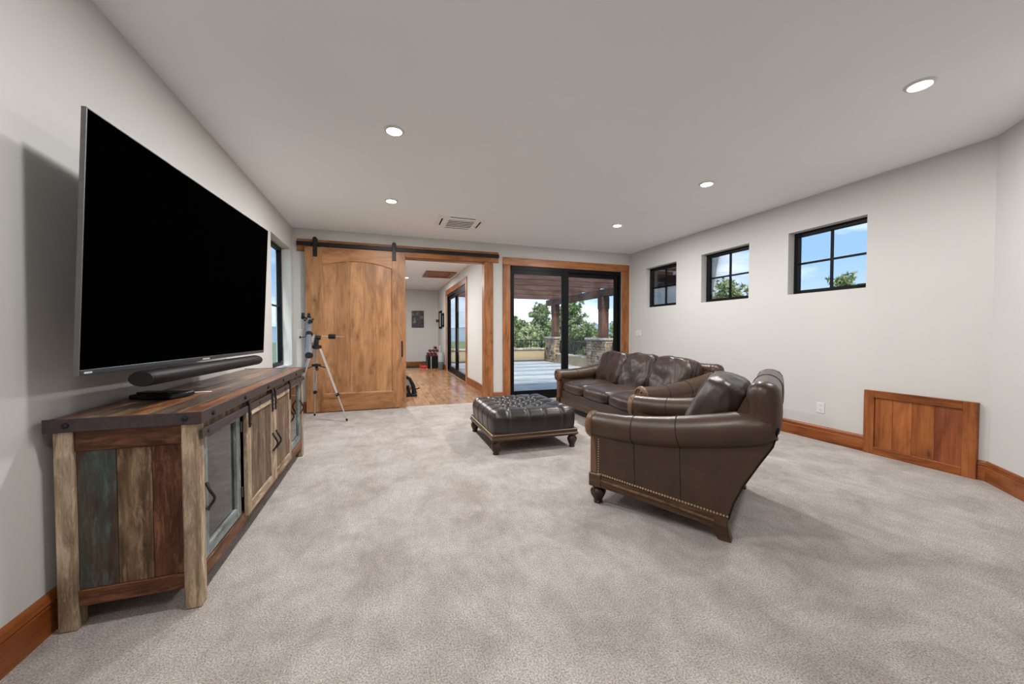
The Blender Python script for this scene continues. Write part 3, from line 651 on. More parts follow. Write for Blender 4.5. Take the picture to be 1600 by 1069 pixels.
# barn rail
rx = cx1 + .012
g('track_rail', box(rx - .004, cy0 + .004, .752, rx + .004, cy1 - .02, .792, bevel=.001), 'bandmetal')
for yy in (2.06, 2.8, 3.12, 3.45, 4.14): g('track_spacer', lathe([(.009, cx1 - .012), (.009, rx + .007)], (0, yy, .772), 'X', 8), 'black')
def pull(y, zc, X, parent, h=.125, sgn=1):
    pts = []
    for i in range(13):
        u = i / 12; pts.append((X + .028 * math.sin(math.pi * u) + .004, y + sgn * .017 * math.sin(2 * math.pi * u) * 1, zc - h / 2 + h * u))
    b_ = tube(pts, [.009, .006] + [.0065] * 9 + [.006, .009], 8)
    return obj('handle', b_, 'iron', parent, smooth=60)
def cab_door(name, ya, yb, za, zb, X0, X1, fm, fmy, fwid, fill, hy, hz):
    d = obj(name, box(X0 + .004, ya + fwid, za + fwid, X0 + .008, yb - fwid, zb - fwid), 'cabglass' if fill == 'glass' else 'rw_brown', t)
    L = lambda n_, b_, m_: obj(n_, b_, m_, d)
    L('stile', box(X0, ya, za, X1, ya + fwid, zb, bevel=.002), fm); L('stile', box(X0, yb - fwid, za, X1, yb, zb, bevel=.002), fm)
    L('rail', box(X0, ya + fwid, za, X1, yb - fwid, za + fwid, bevel=.002), fmy); L('rail', box(X0, ya + fwid, zb - fwid, X1, yb - fwid, zb, bevel=.002), fmy)
    if fill == 'boards':
        n_ = 4
        for i in range(n_):
            a = ya + fwid + (yb - ya - 2 * fwid) * i / n_; b_ = ya + fwid + (yb - ya - 2 * fwid) * (i + 1) / n_
            L('board', box(X0 + .008, a + .0006, za + fwid, X1 - .009, b_ - .0006, zb - fwid), 'rw_brown')
    pull(hy, hz, X1, d)
    return d
d = cab_door('glass_door', 2.062, 2.535, .17, .785, cx1 - .034, cx1 - .012, 'rw_grey', 'rw_greyy', .058, 'glass', 2.09, .46)
for zz in (.30, .68): obj('hinge', lathe([(.006, zz - .03), (.006, zz + .03)], (cx1 - .008, 2.535, 0), 'Z', 8), 'bandmetal', d)
d = cab_door('glass_door', 3.66, 4.14, .17, .785, cx1 - .034, cx1 - .012, 'rw_grey', 'rw_greyy', .058, 'glass', 4.105, .50)
for ya_, yb_, hy in ((2.565, 3.108, 3.07), (3.116, 3.632, 3.158)):
    d = cab_door('sliding_door', ya_, yb_, .145, .785, cx1 - .008, cx1 + .014, 'rw_pale', 'rw_pale_y', .062, 'boards', hy, .44)
    for yy in (ya_ + .035, yb_ - .035):
        h = obj('strap_hanger', box(rx + .005, yy - .012, .66, rx + .011, yy + .012, .80, bevel=.001), 'iron', d)
        bm = lathe([(.020, rx - .008), (.022, rx - .004), (.018, rx), (.022, rx + .004), (.020, rx + .010)], (0, yy, .811), 'X', 16)
        for zz in (.68, .71, .74): add_lathe(bm, [(.005, rx + .011), (.004, rx + .015)], (0, yy, zz), 'X', 8)
        b2 = bm; obj('hanger_wheel', b2, 'iron', d)
pull(3.70, .50, cx1 - .012, t)

# ------------------------------------------------------------------ leather seating
def cushion_bm(c, s, e=(4, 4, 4), wr=.006, seed=0, n=14, rot=None, wf=5., crown=0, sag=0):
    """rounded pillow, half sizes s, with wrinkle noise"""
    bm = bmesh.new(); bmesh.ops.create_cube(bm, size=2)
    bmesh.ops.subdivide_edges(bm, edges=bm.edges[:], cuts=n, use_grid_fill=True)
    for v in bm.verts:
        p = v.co.copy()
        p = Vector([math.copysign(math.sin(abs(q) * math.pi / 2) ** .8, q) if False else q for q in p])
        k = (abs(p.x) ** e[0] + abs(p.y) ** e[1] + abs(p.z) ** e[2]) ** (-1. / max(e)) if True else 1
        q = Vector((p.x * k, p.y * k, p.z * k))
        w = Vector((q.x * s[0], q.y * s[1], q.z * s[2]))
        if crown: w.z += crown * max(0, q.z) * (1 - q.x ** 2) * (1 - q.y ** 2)
        nn = noise.noise(Vector((w.x * wf, w.y * wf, w.z * wf)) + Vector((seed * 7.3, seed * 3.1, 1.7)))
        n2 = noise.noise(Vector((w.x * wf * 3.1, w.y * wf * 3.1, w.z * wf * 1.2)) + Vector((seed * 5.3, 2.1, seed)))
        rid = (1 - abs(n2) * 2.2)
        w += q.normalized() * (nn * wr * 2 + rid * wr * .7)
        v.co = w
    if rot: bmesh.ops.rotate(bm, verts=bm.verts, cent=(0, 0, 0), matrix=rot)
    bmesh.ops.translate(bm, verts=bm.verts, vec=c)
    return bm
ROLL = [(-.02, .562, .086), (.08, .558, .090), (.2, .556, .094), (.34, .563, .098), (.5, .58, .101), (.64, .604, .103), (.78, .632, .105), (.9, .66, .105), (.99, .682, .100), (1.04, .70, .078)]
BACK = [(.833, .12), (.858, .23), (.905, .343), (.975, .477), (1.04, .592), (1.066, .70)]
def settee(name, label, cat, loc, rotz, Wd, nseat, zt, group=None):
    t = thing(name, label, cat, loc, rotz)
    g = lambda n_, b_, m_, p=t, s=None: obj(n_, b_, m_, p, world=False, smooth=s)
    dzz = zt - .945
    for side in (0, 1):
        Y = (lambda v: v) if side == 0 else (lambda v: Wd - v)
        # arm slab
        top = [(p[0], p[1]) for p in ROLL[::-1]]
        poly = [(.02, .205), (.80, .137)] + BACK + [(1.045, .71)] + top[1:]
        arm = g('arm_panel', add_prism(bmesh.new(), poly, Y(.004), Y(.125), 'Y', bevel=.006), 'leather', s=30)
        roll = g('arm_roll', add_tube(bmesh.new(), [(p[0], Y(.052), p[1]) for p in ROLL], [p[2] for p in ROLL], 28), 'leather', s=50)
        for xs_ in (.27, .555):
            r = [q for q in ROLL]; 
            for a, b_ in zip(r[:-1], r[1:]):
                if a[0] <= xs_ < b_[0]:
                    f = (xs_ - a[0]) / (b_[0] - a[0]); zc = a[1] + (b_[1] - a[1]) * f; rr = a[2] + (b_[2] - a[2]) * f; sl = (b_[1] - a[1]) / (b_[0] - a[0])
            ring = [(xs_ - sl * math.sin(k * math.pi / 14) * rr, Y(.052) + math.cos(k * math.pi / 14) * (rr + .0005), zc + math.sin(k * math.pi / 14) * (rr + .0005)) for k in range(29)]
            g('seam', add_tube(bmesh.new(), ring, .0028, 6), 'seam', roll, 60)
            zb = .205 - .087 * (xs_ - .02)
            g('seam', add_tube(bmesh.new(), [(xs_ + .02, Y(.003), zb + .02), (xs_ + .01, Y(.003), zc - rr * .9)], .002, 6), 'seam', arm)
        wing = [(.985, .68), (.995, .72), (.998, .78 + .5 * dzz), (.997, .83 + dzz), (.995, .868 + dzz), (.995, .905 + dzz), (.995, .932 + dzz), (.995, .948 + dzz)]
        g('back_wing', add_tube(bmesh.new(), [(p[0], Y(.06), p[1]) for p in wing], [.088, .088, .087, .086, .085, .078, .060, .022], 26), 'leather', s=60)
        # carved front post
        g('front_post', box(-.035, Y(.006), .215, .022, Y(.088), .50, bevel=.008), 'chairwood_l')
        sc = g('scroll_front', lathe([(.001, -.066), (.022, -.066), (.030, -.054), (.045, -.060), (.062, -.050), (.070, -.062), (.084, -.058), (.094, -.044), (.096, -.02), (.09, -.012)], (0, Y(.052), .560), 'X', 30), 'chairwood_l', s=40)
        for k in range(8):
            a = k * math.pi / 4
            g('scroll_bead', lathe([(.002, -.07), (.008, -.066), (.010, -.058)], (0, Y(.052) + .053 * math.cos(a), .560 + .053 * math.sin(a)), 'X', 8), 'chairwood', sc)
        g('corner_block', box(-.04, Y(-.008), .125, .055, Y(.09), .222, bevel=.007), 'chairwood')
        g('front_foot', lathe([(.030, 0), (.034, .012), (.026, .02), (.032, .03), (.050, .062), (.054, .085), (.044, .105), (.034, .112), (.042, .118), (.044, .127)], (.012, Y(.045), 0), 'Z', 24, .07, 6), 'chairwood_d', s=60)
        rail = [(.05, .212), (.80, .145), (.80, .055), (.755, .06), (.65, .075), (.43, .098), (.2, .118), (.05, .126)]
        rl = g('side_rail', add_prism(bmesh.new(), rail, Y(-.006), Y(.05), 'Y', bevel=.005), 'chairwood')
        g('rail_bead', add_tube(bmesh.new(), [(.05, Y(-.008), .178), (.42, Y(-.008), .148), (.765, Y(-.008), .107)], .009, 8), 'chairwood_l', rl)
        leg = [(.755, .148), (.835, .142), (.832, .10), (.838, .055), (.853, 0), (.785, 0), (.768, .03), (.757, .07)]
        g('back_leg', add_prism(bmesh.new(), leg, Y(-.008), Y(.068), 'Y', bevel=.006), 'chairwood')
        # nail heads
        bm = bmesh.new(); nn = 46
        for i in range(nn + 1):
            f = i / nn; add_lathe(bm, [(.0078, 0), (.006, -.004 if side == 0 else .004)], (.03 + .80 * f, Y(.0035), .222 - .075 * f), 'Y', 6)
        for i in range(14): add_lathe(bm, [(.0055, 0), (.0042, -.003 if side == 0 else .003)], (.030, Y(.0035), .24 + i * .0175), 'Y', 6)
        no = g('nail_trim', bm, 'brass', arm); no['kind'] = 'stuff'
    dz = zt - .945
    back = [(.80, .137)] + BACK + [(1.07, .70 + .5 * dz + .05), (1.075, .86 + dz), (.93, .90 + dz), (.84, .70 + dz), (.76, .50), (.70, .30)]
    bk = g('back_panel', add_prism(bmesh.new(), back, .012, Wd - .012, 'Y', bevel=.02), 'leather', s=40)
    g('back_roll', add_tube(bmesh.new(), [(.995, q, .865 + dz) for q in (.06, .1, .2, Wd * .5, Wd - .2, Wd - .1, Wd - .06)], [.081, .083, .080, .079, .080, .083, .081], 26), 'leather', bk, 50)
    for yy in ([Wd * .5] if nseat == 1 else [Wd / 3, Wd * 2 / 3]):
        g('seam', add_tube(bmesh.new(), [(.995 + math.cos(a) * .0825, yy, .865 + dz + math.sin(a) * .0825) for a in [k * math.pi / 10 - .6 for k in range(14)]], .0025, 6), 'seam', bk)
    for side in (0, 1):
        Y = (lambda v: v) if side == 0 else (lambda v: Wd - v)
        edge = [(.836, .13), (.861, .23), (.908, .343), (.978, .477), (1.043, .592), (1.069, .70), (1.078, .80 + dz), (1.078, .90 + dz)]
        g('back_welt', add_tube(bmesh.new(), [(p[0], Y(.008), p[1]) for p in edge[:6]], .004, 8), 'seam', bk, 60)
    g('front_rail', box(-.012, .09, .128, .04, Wd - .09, .215, bevel=.008), 'chairwood')
    g('seat_base', box(.0, .12, .20, .76, Wd - .12, .325, bevel=.012), 'leather_in')
    g('back_rail', box(.76, .06, .07, .82, Wd - .06, .145, bevel=.004), 'chairwood')
    iw = (Wd - .26) / nseat
    for i in range(nseat):
        yc = .13 + iw * (i + .5)
        g('seat_cushion', cushion_bm((.345, yc, .395), (.375, iw / 2 - .003, .085), (5, 6, 3.2), .004, i + nseat * 3, 14, None, 6, .03), 'leather_in', s=60)
    return t, g, iw
ch, g, iw = settee('armchair', 'brown leather rolled-arm armchair seen from its side, nearest the camera', 'armchair', (1.402, 2.33, 0), R(-54.9), .985, 1, .945)
g('back_cushion', cushion_bm((.69, .50, .675), (.135, .32, .265), (3.2, 4.5, 3.2), .011, 3, 20, Matrix.Rotation(R(24), 3, 'Y'), 5.5), 'leather_in', s=60)
so, g, iw = settee('sofa', 'three-seat brown leather sofa along the right wall behind the armchair', 'sofa', (2.585, 3.26, 0), 0, 2.12, 3, .86)
for i in range(3):
    yc = .13 + iw * (i + .5)
    g('back_cushion', cushion_bm((.735, yc, .665), (.14, iw / 2 + .006, .262), (3.2, 5, 3.0), .0115, 11 + i, 22, Matrix.Rotation(R(20), 3, 'Y'), 6.5), 'leather_in', s=60)

# ------------------------------------------------------------------ ottoman
t = thing('ottoman', 'square button-tufted dark leather ottoman on carved feet', 'ottoman', (1.465, 4.06, 0))
g = lambda n_, b_, m_, p=t, s=None: obj(n_, b_, m_, p, world=False, smooth=s)
hx, hy = .475, .515
BX, BY = .19, .205
btn = [(BX * (i - 1.5), BY * (j - 1.5)) for i in range(4) for j in range(4)] + [(BX * (i - 1), BY * (j - 1)) for i in range(3) for j in range(3)]
def oz(x, y):
    best = min((x - a) ** 2 + (y - b_) ** 2 for a, b_ in btn)
    d = .042 * math.exp(-best / .0011)
    ex, ey = 1.5 * BX, 1.5 * BY
    u = x / BX + y / BY; v = x / BX - y / BY
    inx = max(0, min(1, (ex + .02 - abs(x)) / .03)) * max(0, min(1, (ey + .02 - abs(y)) / .03))
    cr_ = min(abs(u - round(u)), abs(v - round(v)))
    d += .026 * math.exp(-(cr_ / .10) ** 2) * inx
    if abs(y) > ey - .01 and abs(x) < ex + .03: q = abs(x / BX - .5 - round(x / BX - .5)) * BX; d += .016 * math.exp(-(q / .014) ** 2)
    if abs(x) > ex - .01 and abs(y) < ey + .03: q = abs(y / BY - .5 - round(y / BY - .5)) * BY; d += .016 * math.exp(-(q / .014) ** 2)
    return d
bm = bmesh.new(); n = 110
grid = []
ztop, zbot, rc = .435, .205, .10
for i in range(n + 1):
    row = []
    for j in range(n + 1):
        u = -1 + 2 * i / n; v = -1 + 2 * j / n
        # push the outermost part of the grid over the rounded edge and down the sides
        m_ = max(abs(u), abs(v)); K = .74
        if m_ <= K: x, y = u / K * (hx - rc), v / K * (hy - rc); z = ztop - oz(x, y); ed = 0
        else:
            s_ = (m_ - K) / (1 - K); bu, bv = u / m_ * 1, v / m_ * 1
            px_, py_ = u / m_ * (hx - rc), v / m_ * (hy - rc)
            nx = bu if abs(bu) > .97 else bu ** 7; ny = bv if abs(bv) > .97 else bv ** 7
            ln = math.hypot(nx, ny); nx /= ln; ny /= ln
            if s_ < .45:
                a = s_ / .45 * math.pi / 2; out = rc * math.sin(a); z = ztop - rc + rc * math.cos(a)
            else:
                out = rc - .012 * ((s_ - .45) / .55) ** 2; z = ztop - rc - (ztop - rc - zbot) * (s_ - .45) / .55
            x = px_ + nx * out; y = py_ + ny * out
            pl = 0
            if abs(v) >= abs(u): q = abs(px_ / BX - .5 - round(px_ / BX - .5)) * BX
            else: q = abs(py_ / BY - .5 - round(py_ / BY - .5)) * BY
            cr_ = .008 * math.exp(-(q / .012) ** 2) if abs(px_) < .33 or abs(v) < abs(u) else 0
            x -= nx * cr_; y -= ny * cr_
            z -= oz(px_, py_) * max(0, 1 - s_ / .4)
        row.append(bm.verts.new((x, y, z)))
    grid.append(row)
for i in range(n):
    for j in range(n): bm.faces.new((grid[i][j], grid[i + 1][j], grid[i + 1][j + 1], grid[i][j + 1]))
cu = g('tufted_cushion', bm, 'leather_dk', s=70)
for a, b_ in btn: g('button', lathe([(.013, -.002), (.012, .003), (.006, .006)], (a, b_, ztop - oz(a, b_)), 'Z', 10), 'leather_dk', cu, 60)
g('frame_rail', box(-hx + .005, -hy + .005, .135, hx - .005, hy - .005, .205, bevel=.008), 'chairwood')
g('frame_moulding', box(-hx - .003, -hy - .003, .142, hx + .003, hy + .003, .168, bevel=.008), 'chairwood')
bm = bmesh.new()
for i in range(64):
    f = (i + .5) / 64
    for s_ in (-1, 1):
        add_lathe(bm, [(.005, 0), (.0038, s_ * .003)], (-hx + .01 + 2 * (hx - .01) * f, s_ * (hy - .004), .2), 'Y', 6); add_lathe(bm, [(.005, 0), (.0038, s_ * .003)], (s_ * (hx - .004), -hy + .01 + 2 * (hy - .01) * f, .2), 'X', 6)
no = g('nail_trim', bm, 'brass'); no['kind'] = 'stuff'
for sx_ in (-1, 1):
    for sy_ in (-1, 1):
        g('foot', lathe([(.028, 0), (.032, .012), (.025, .02), (.032, .032), (.046, .07), (.050, .092), (.040, .112), (.032, .12), (.044, .128), (.046, .14)], (sx_ * (hx - .05), sy_ * (hy - .05), 0), 'Z', 24, .07, 6), 'chairwood_d', s=60)

# ------------------------------------------------------------------ telescope
tx, ty = -.90, 5.70
t = thing('telescope', 'small grey refractor telescope on an aluminium tripod by the barn door', 'telescope', (tx, ty, 0))
g = lambda n_, b_, m_, p=t, s=None: obj(n_, b_, m_, p, smooth=s)
hz = 1.02
for k in range(3):
    a = math.atan2(-.12, .39) + k * 2 * math.pi / 3; dx, dy = math.cos(a), math.sin(a); r = .41
    def P(f, off=0): return (tx + dx * (.05 + (r - .05) * f) - dy * off, ty + dy * (.05 + (r - .05) * f) + dx * off, hz * (1 - f) + .012 * f)
    bm = bmesh.new()
    for off in (-.016, .016): add_tube(bm, [P(0, off), P(.64, off)], .0085, 8)
    lg = g('leg', bm, 'alu'); g('leg_slide', tube([P(.5), P(.985)], .010, 8), 'alu', lg); g('leg_clamp', tube([P(.62), P(.66)], .024, 10), 'black', lg)
    g('foot_tip', tube([P(.97), P(1)], .013, 8), 'black', lg); g('clamp_screw', tube([P(.64), (P(.64)[0] + .04, P(.64)[1] - .02, P(.64)[2])], .006, 6), 'black', lg)
    g('spreader', tube([(tx, ty, .78), P(.28)], .007, 6), 'black', lg)
g('head_plate', lathe([(.055, 1.0), (.07, 1.01), (.07, 1.045), (.04, 1.055)], (tx, ty, 0), 'Z', 18), 'black', s=40)
g('tray_hub', lathe([(.05, .765), (.06, .775), (.06, .79), (.02, .80)], (tx, ty, 0), 'Z', 14), 'black'); g('hub_screw', tube([(tx, ty, .77), (tx + .02, ty - .02, .71)], .018, 8), 'black')
mt = g('mount', tube([(tx, ty, 1.05), (tx + .005, ty, 1.10), (tx - .01, ty, 1.15)], [.028, .034, .03], 12), 'black', s=40)
g('mount_axis', tube([(tx + .06, ty, 1.15), (tx - .07, ty - .01, 1.17)], .03, 12), 'black', mt); g('mount_body', tube([(tx - .05, ty - .04, 1.09), (tx - .03, ty - .03, 1.2)], .032, 12), 'alu', mt)
g('counterweight_rod', tube([(tx + .04, ty, 1.175), (tx + .36, ty - .06, 1.165)], .006, 8), 'chrome', mt); g('counterweight', tube([(tx + .165, ty - .03, 1.17), (tx + .245, ty - .042, 1.168)], .034, 14), 'black', mt)
g('slow_motion_knob', tube([(tx - .065, ty, 1.27), (tx - .06, ty - .005, 1.36)], .005, 6), 'chrome', mt); g('knob_head', tube([(tx - .06, ty - .03, 1.375), (tx - .06, ty + .02, 1.375)], .026, 12), 'black', mt)
A = Vector((-1.00, 5.80, 1.40)); B = Vector((-.925, 5.35, 1.0))
dirv = (B - A).normalized()
tb = g('tube', tube([A, B], .034, 18), 'scopegrey', s=40)
g('dew_shield', tube([B - dirv * .01, B + dirv * .09], .043, 20), 'scopegrey', tb, 40); g('lens_rim', tube([B + dirv * .085, B + dirv * .105], .046, 20), 'black', tb, 40); g('lens_glass', tube([B + dirv * .1, B + dirv * .107], .039, 20), 'lens', tb)
g('focuser', tube([A, A - dirv * .06], .028, 14), 'black', tb, 40); g('eyepiece', tube([A - dirv * .05, A - dirv * .12], [.016, .021], 12), 'black', tb, 40)
g('focus_wheel', tube([A + Vector((-.06, -.02, -.01)), A + Vector((.06, .02, .01))], .012, 10), 'black', tb)
fs = A + Vector((-.06, -.06, .05)); g('finder', tube([fs - dirv * .045, fs + dirv * .045], [.02, .022], 12), 'black', tb); g('finder_bracket', tube([fs, A + Vector((-.01, -.02, .0))], .009, 6), 'black', tb)
g('tube_ring', tube([A + dirv * .28, A + dirv * .34], .040, 16), 'black', tb); g('tube_screw', tube([A + dirv * .36 + Vector((-.03, 0, 0)), A + dirv * .36 + Vector((-.10, -.01, 0))], .005, 6), 'black', tb); g('screw_knob', tube([A + dirv * .36 + Vector((-.095, -.01, 0)), A + dirv * .36 + Vector((-.105, -.01, 0))], .018, 10), 'black', tb)
g('saddle', tube([A + dirv * .3 + Vector((.03, 0, 0)), (tx - .045, ty - .02, 1.19)], .022, 10), 'black', mt)

# ------------------------------------------------------------------ hall things
t = thing('storage_cube', 'black storage cube with pale edges at the hall end', 'storage cube', (1.52, 13.2, 0))
obj('body', box(1.33, 13.0, 0, 1.735, 13.4, .42, bevel=.004), 'dark', t); obj('top', box(1.32, 12.99, .42, 1.745, 13.41, .445, bevel=.004), 'red', t)
obj('corner_strip', box(1.452, 12.985, 0, 1.478, 13.0, .42), 'mirror', t); obj('corner_strip', box(1.318, 12.985, 0, 1.334, 13.0, .42), 'greybin_d', t)
proto = None
spots = [(1.39, .05, 'lowest left'), (1.51, .05, 'lowest middle'), (1.63, .05, 'lowest right'), (1.45, .155, 'second row left'), (1.57, .155, 'second row middle'), (1.685, .155, 'second row right'), (1.63, .26, 'topmost')]
for i, (x_, z_, w_) in enumerate(spots):
    L = 'dark red dumbbell in the pile on the storage cube, ' + w_
    if proto is None:
        proto = thing('dumbbell', L, 'dumbbell', (x_, 13.2, .445 + z_), group='dumbbells on the storage cube')
        obj('handle', lathe([(.016, -.08), (.02, 0), (.016, .08)], (0, 0, 0), 'Y', 10), 'chrome', proto, world=False)
        for s_ in (-1, 1): obj('head', lathe([(.04, s_ * .15), (.052, s_ * .14), (.052, s_ * .085), (.035, s_ * .075)], (0, 0, 0), 'Y', 6), 'red', proto, world=False)
    else:
        c = copy_tree(proto); c.location = (x_, 13.2 + .01 * (i % 3 - 1), .445 + z_); c['label'] = L
t = thing('waste_bin', 'grey two-tone cylindrical bin beside the storage cube', 'bin', (1.72, 12.45, 0))
obj('lower_body', lathe([(.085, 0), (.09, .01), (.092, .27)], (1.72, 12.45, 0), 'Z', 24), 'greybin_d', t, smooth=40); obj('upper_body', lathe([(.092, .27), (.096, .58), (.088, .58), (.085, .3)], (1.72, 12.45, 0), 'Z', 24), 'greybin', t, smooth=40)
obj('paper_roll', lathe([(.02, .3), (.02, .8)], (1.70, 12.47, 0), 'Z', 10), 'mirror', t)
t = thing('exercise_mat', 'dark flat mat on the hall floor by the end wall', 'mat', (.95, 13.75, 0)); obj('sheet', box(.55, 13.45, .0125, 1.32, 14.1, .02, bevel=.004), 'mat', t)
obj('border', box(.53, 13.43, .004, 1.34, 14.12, .012), 'dark', t)
t = thing('shoe', 'bright red shoe lying before the storage cube', 'shoe', (1.20, 12.85, 0))
obj('upper', cushion_bm((1.20, 12.85, .07), (.14, .055, .06), (3, 3, 2.4), .006, 2, 8), 'redbright', t, smooth=60); obj('sole', box(1.065, 12.80, .004, 1.34, 12.90, .022, bevel=.008), 'mirror', t); obj('collar', tube([(1.10, 12.85, .10), (1.07, 12.85, .16)], [.045, .05], 12), 'redbright', t)
t = thing('exercise_bike', 'black frame end of an exercise machine beside the barn door edge', 'exercise machine', (.30, 7.5, 0))
obj('foot_plate', box(.08, 7.36, .004, .565, 7.6, .05, bevel=.01), 'black', t); obj('frame', tube([(.52, 7.48, .05), (.50, 7.48, .20), (.44, 7.48, .33), (.33, 7.48, .40), (.2, 7.48, .38)], [.05, .035, .03, .03, .03], 12), 'black', t, smooth=60)
obj('flywheel', lathe([(.02, 7.52), (.15, 7.53), (.16, 7.55), (.15, 7.57), (.02, 7.58)], (.33, 0, .2), 'Y', 28), 'alu', t, smooth=40)
obj('pedal', tube([(.5, 7.46, .13), (.58, 7.44, .14), (.61, 7.42, .16)], .012, 8), 'black', t); obj('fork', tube([(.43, 7.48, .05), (.39, 7.48, .2)], .03, 10), 'black', t)

# ------------------------------------------------------------------ patio
PZ = -.05; PXR, PYB = 6.9, 15.7
struct('floor_patio', box(XH + .13, YB + .14, PZ - .25, PXR + .3, PYB + .3, PZ), 'patio', 'grey stamped concrete patio floor beyond the sliding door', 'patio')
struct('wall_patio_back', box(1.99, PYB, PZ, PXR, PYB + .25, .46), 'stucco', 'tan stucco parapet at the far end of the patio', 'parapet')
struct('wall_patio_right', box(PXR, 6.9, PZ, PXR + .25, PYB + .25, .29), 'stucco', 'tan stucco parapet along the right of the patio', 'parapet')
struct('trim_5', box(1.99, PYB - .03, PZ, PXR, PYB, PZ + .05), 'greybin_d', 'dark strip at the foot of the far patio parapet', 'trim')
t = thing('parapet_cap', 'pale stone coping on the far patio parapet', 'coping', (4.4, PYB + .12, .46), kind='structure')
for i in range(5): obj('cap_stone', box(2.0 + i * .96 + .003, PYB - .05, .46, 2.0 + (i + 1) * .96 - .003, PYB + .3, .535, bevel=.01), 'cap', t)
t = thing('parapet_cap', 'pale stone coping on the right patio parapet', 'coping', (PXR + .12, 11, .29), kind='structure')
for i in range(9): obj('cap_stone', box(PXR - .05, 6.95 + i * .96 + .003, .29, PXR + .3, 6.95 + (i + 1) * .96 - .003, .355, bevel=.01), 'cap', t)
def pillar(ya, yb, label):
    x0, x1, z1 = PXR - .1, PXR + .45, .97
    t = thing('stone_pillar', label, 'pillar', ((x0 + x1) / 2, (ya + yb) / 2, PZ), group='stone patio pillars')
    obj('core', box(x0 + .03, ya + .03, PZ, x1 - .03, yb - .03, z1), 'mortar', t)
    bm = bmesh.new(); random.seed(int(ya * 10))
    def face(fn, width):
        z = PZ
        while z < z1 - .02:
            h = min(random.uniform(.08, .17), z1 - z); u = 0
            while u < width - .01:
                w_ = min(random.uniform(.12, .32), width - u)
                if width - u - w_ < .08: w_ = width - u
                fn(u + .006, u + w_ - .006, z + .005, z + h - .005, random.uniform(.0, .03)); u += w_
            z += h
    face(lambda a, b_, c, d, e_: add_box(bm, x0 + a, ya - e_, c, x0 + b_, ya + .04, d, bevel=.008), x1 - x0)
    face(lambda a, b_, c, d, e_: add_box(bm, x0 - e_, ya + a, c, x0 + .04, ya + b_, d, bevel=.008), yb - ya)
    s_ = obj('stone_facing', bm, 'stone', t); s_['kind'] = 'stuff'
    obj('cap', box(x0 - .06, ya - .06, z1, x1 + .06, yb + .06, z1 + .075, bevel=.012), 'cap', t)
pillar(14.55, 15.5, 'stone pillar at the far corner of the patio'); pillar(10.65, 11.85, 'stone pillar in the middle of the right parapet, behind the sofa'); pillar(7.0, 7.9, 'stone pillar at the near end of the right parapet')
def railing(name, axis, c, a0, a1, z0, z1, label):
    t = thing(name, label, 'railing', (c if axis == 'Y' else (a0 + a1) / 2, (a0 + a1) / 2 if axis == 'Y' else c, z0))
    B_ = (lambda u0, u1, w, zz0, zz1: box(c - w, u0, zz0, c + w, u1, zz1)) if axis == 'Y' else (lambda u0, u1, w, zz0, zz1: box(u0, c - w, zz0, u1, c + w, zz1))
    obj('top_rail', B_(a0, a1, .028, z1 - .04, z1), 'black', t); obj('bottom_rail', B_(a0, a1, .018, z0 + .06, z0 + .085), 'black', t)
    n_ = max(2, round((a1 - a0) / 1.6))
    for i in range(n_ + 1): u = a0 + .03 + (a1 - a0 - .06) * i / n_; obj('post', B_(u - .035, u + .035, .035, z0, z1), 'black', t)
    pr = None; k = int((a1 - a0) / .13)
    for i in range(1, k):
        u = a0 + (a1 - a0) * i / k
        if pr is None:
            pr = obj('baluster', box(-.011, -.011, 0, .011, .011, z1 - z0 - .1), 'black', t, world=False)
            q = pr
        else: q = copy_part(pr, (0, 0, 0), t)
        q.location = (0, u - (a0 + a1) / 2, .075) if axis == 'Y' else (u - (a0 + a1) / 2, 0, .075)
railing('patio_railing', 'X', PYB + .12, 3.8, 6.78, .535, .90, 'black baluster railing on the far patio parapet')
railing('patio_railing', 'Y', PXR + .14, 11.95, 14.45, .355, .905, 'black baluster railing between the two visible stone pillars')
railing('patio_railing', 'Y', PXR + .14, 8.0, 10.55, .355, .905, 'black baluster railing right of the middle stone pillar')
t = thing('pergola', 'reddish brown timber pergola over the patio', 'pergola', (4.6, 11, PZ))
obj('beam', box(PXR - .02, 7.1, 2.43, PXR + .18, 15.65, 2.68, bevel=.01), 'cedar_y', t)
obj('ledger', box(XH + .14, 7.1, 2.43, XH + .2, 14.3, 2.66), 'cedar_y', t)
for yy in (11.06, 14.86, 7.4):
    p_ = obj('post', box(PXR - .05, yy - .125, 1.0455, PXR + .21, yy + .125, 2.43, bevel=.008), 'cedar_z', t)
    obj('post_cap', box(PXR - .06, yy - .14, 2.02, PXR + .22, yy + .14, 2.43), 'cedar_x', p_)
for yy in (7.2, 8.4, 9.6, 10.8, 12.05, 13.4, 15.2): obj('joist', box(XH + .14, yy - .045, 2.68, PXR + .55, yy + .045, 2.89, bevel=.006), 'cedar_x', t)

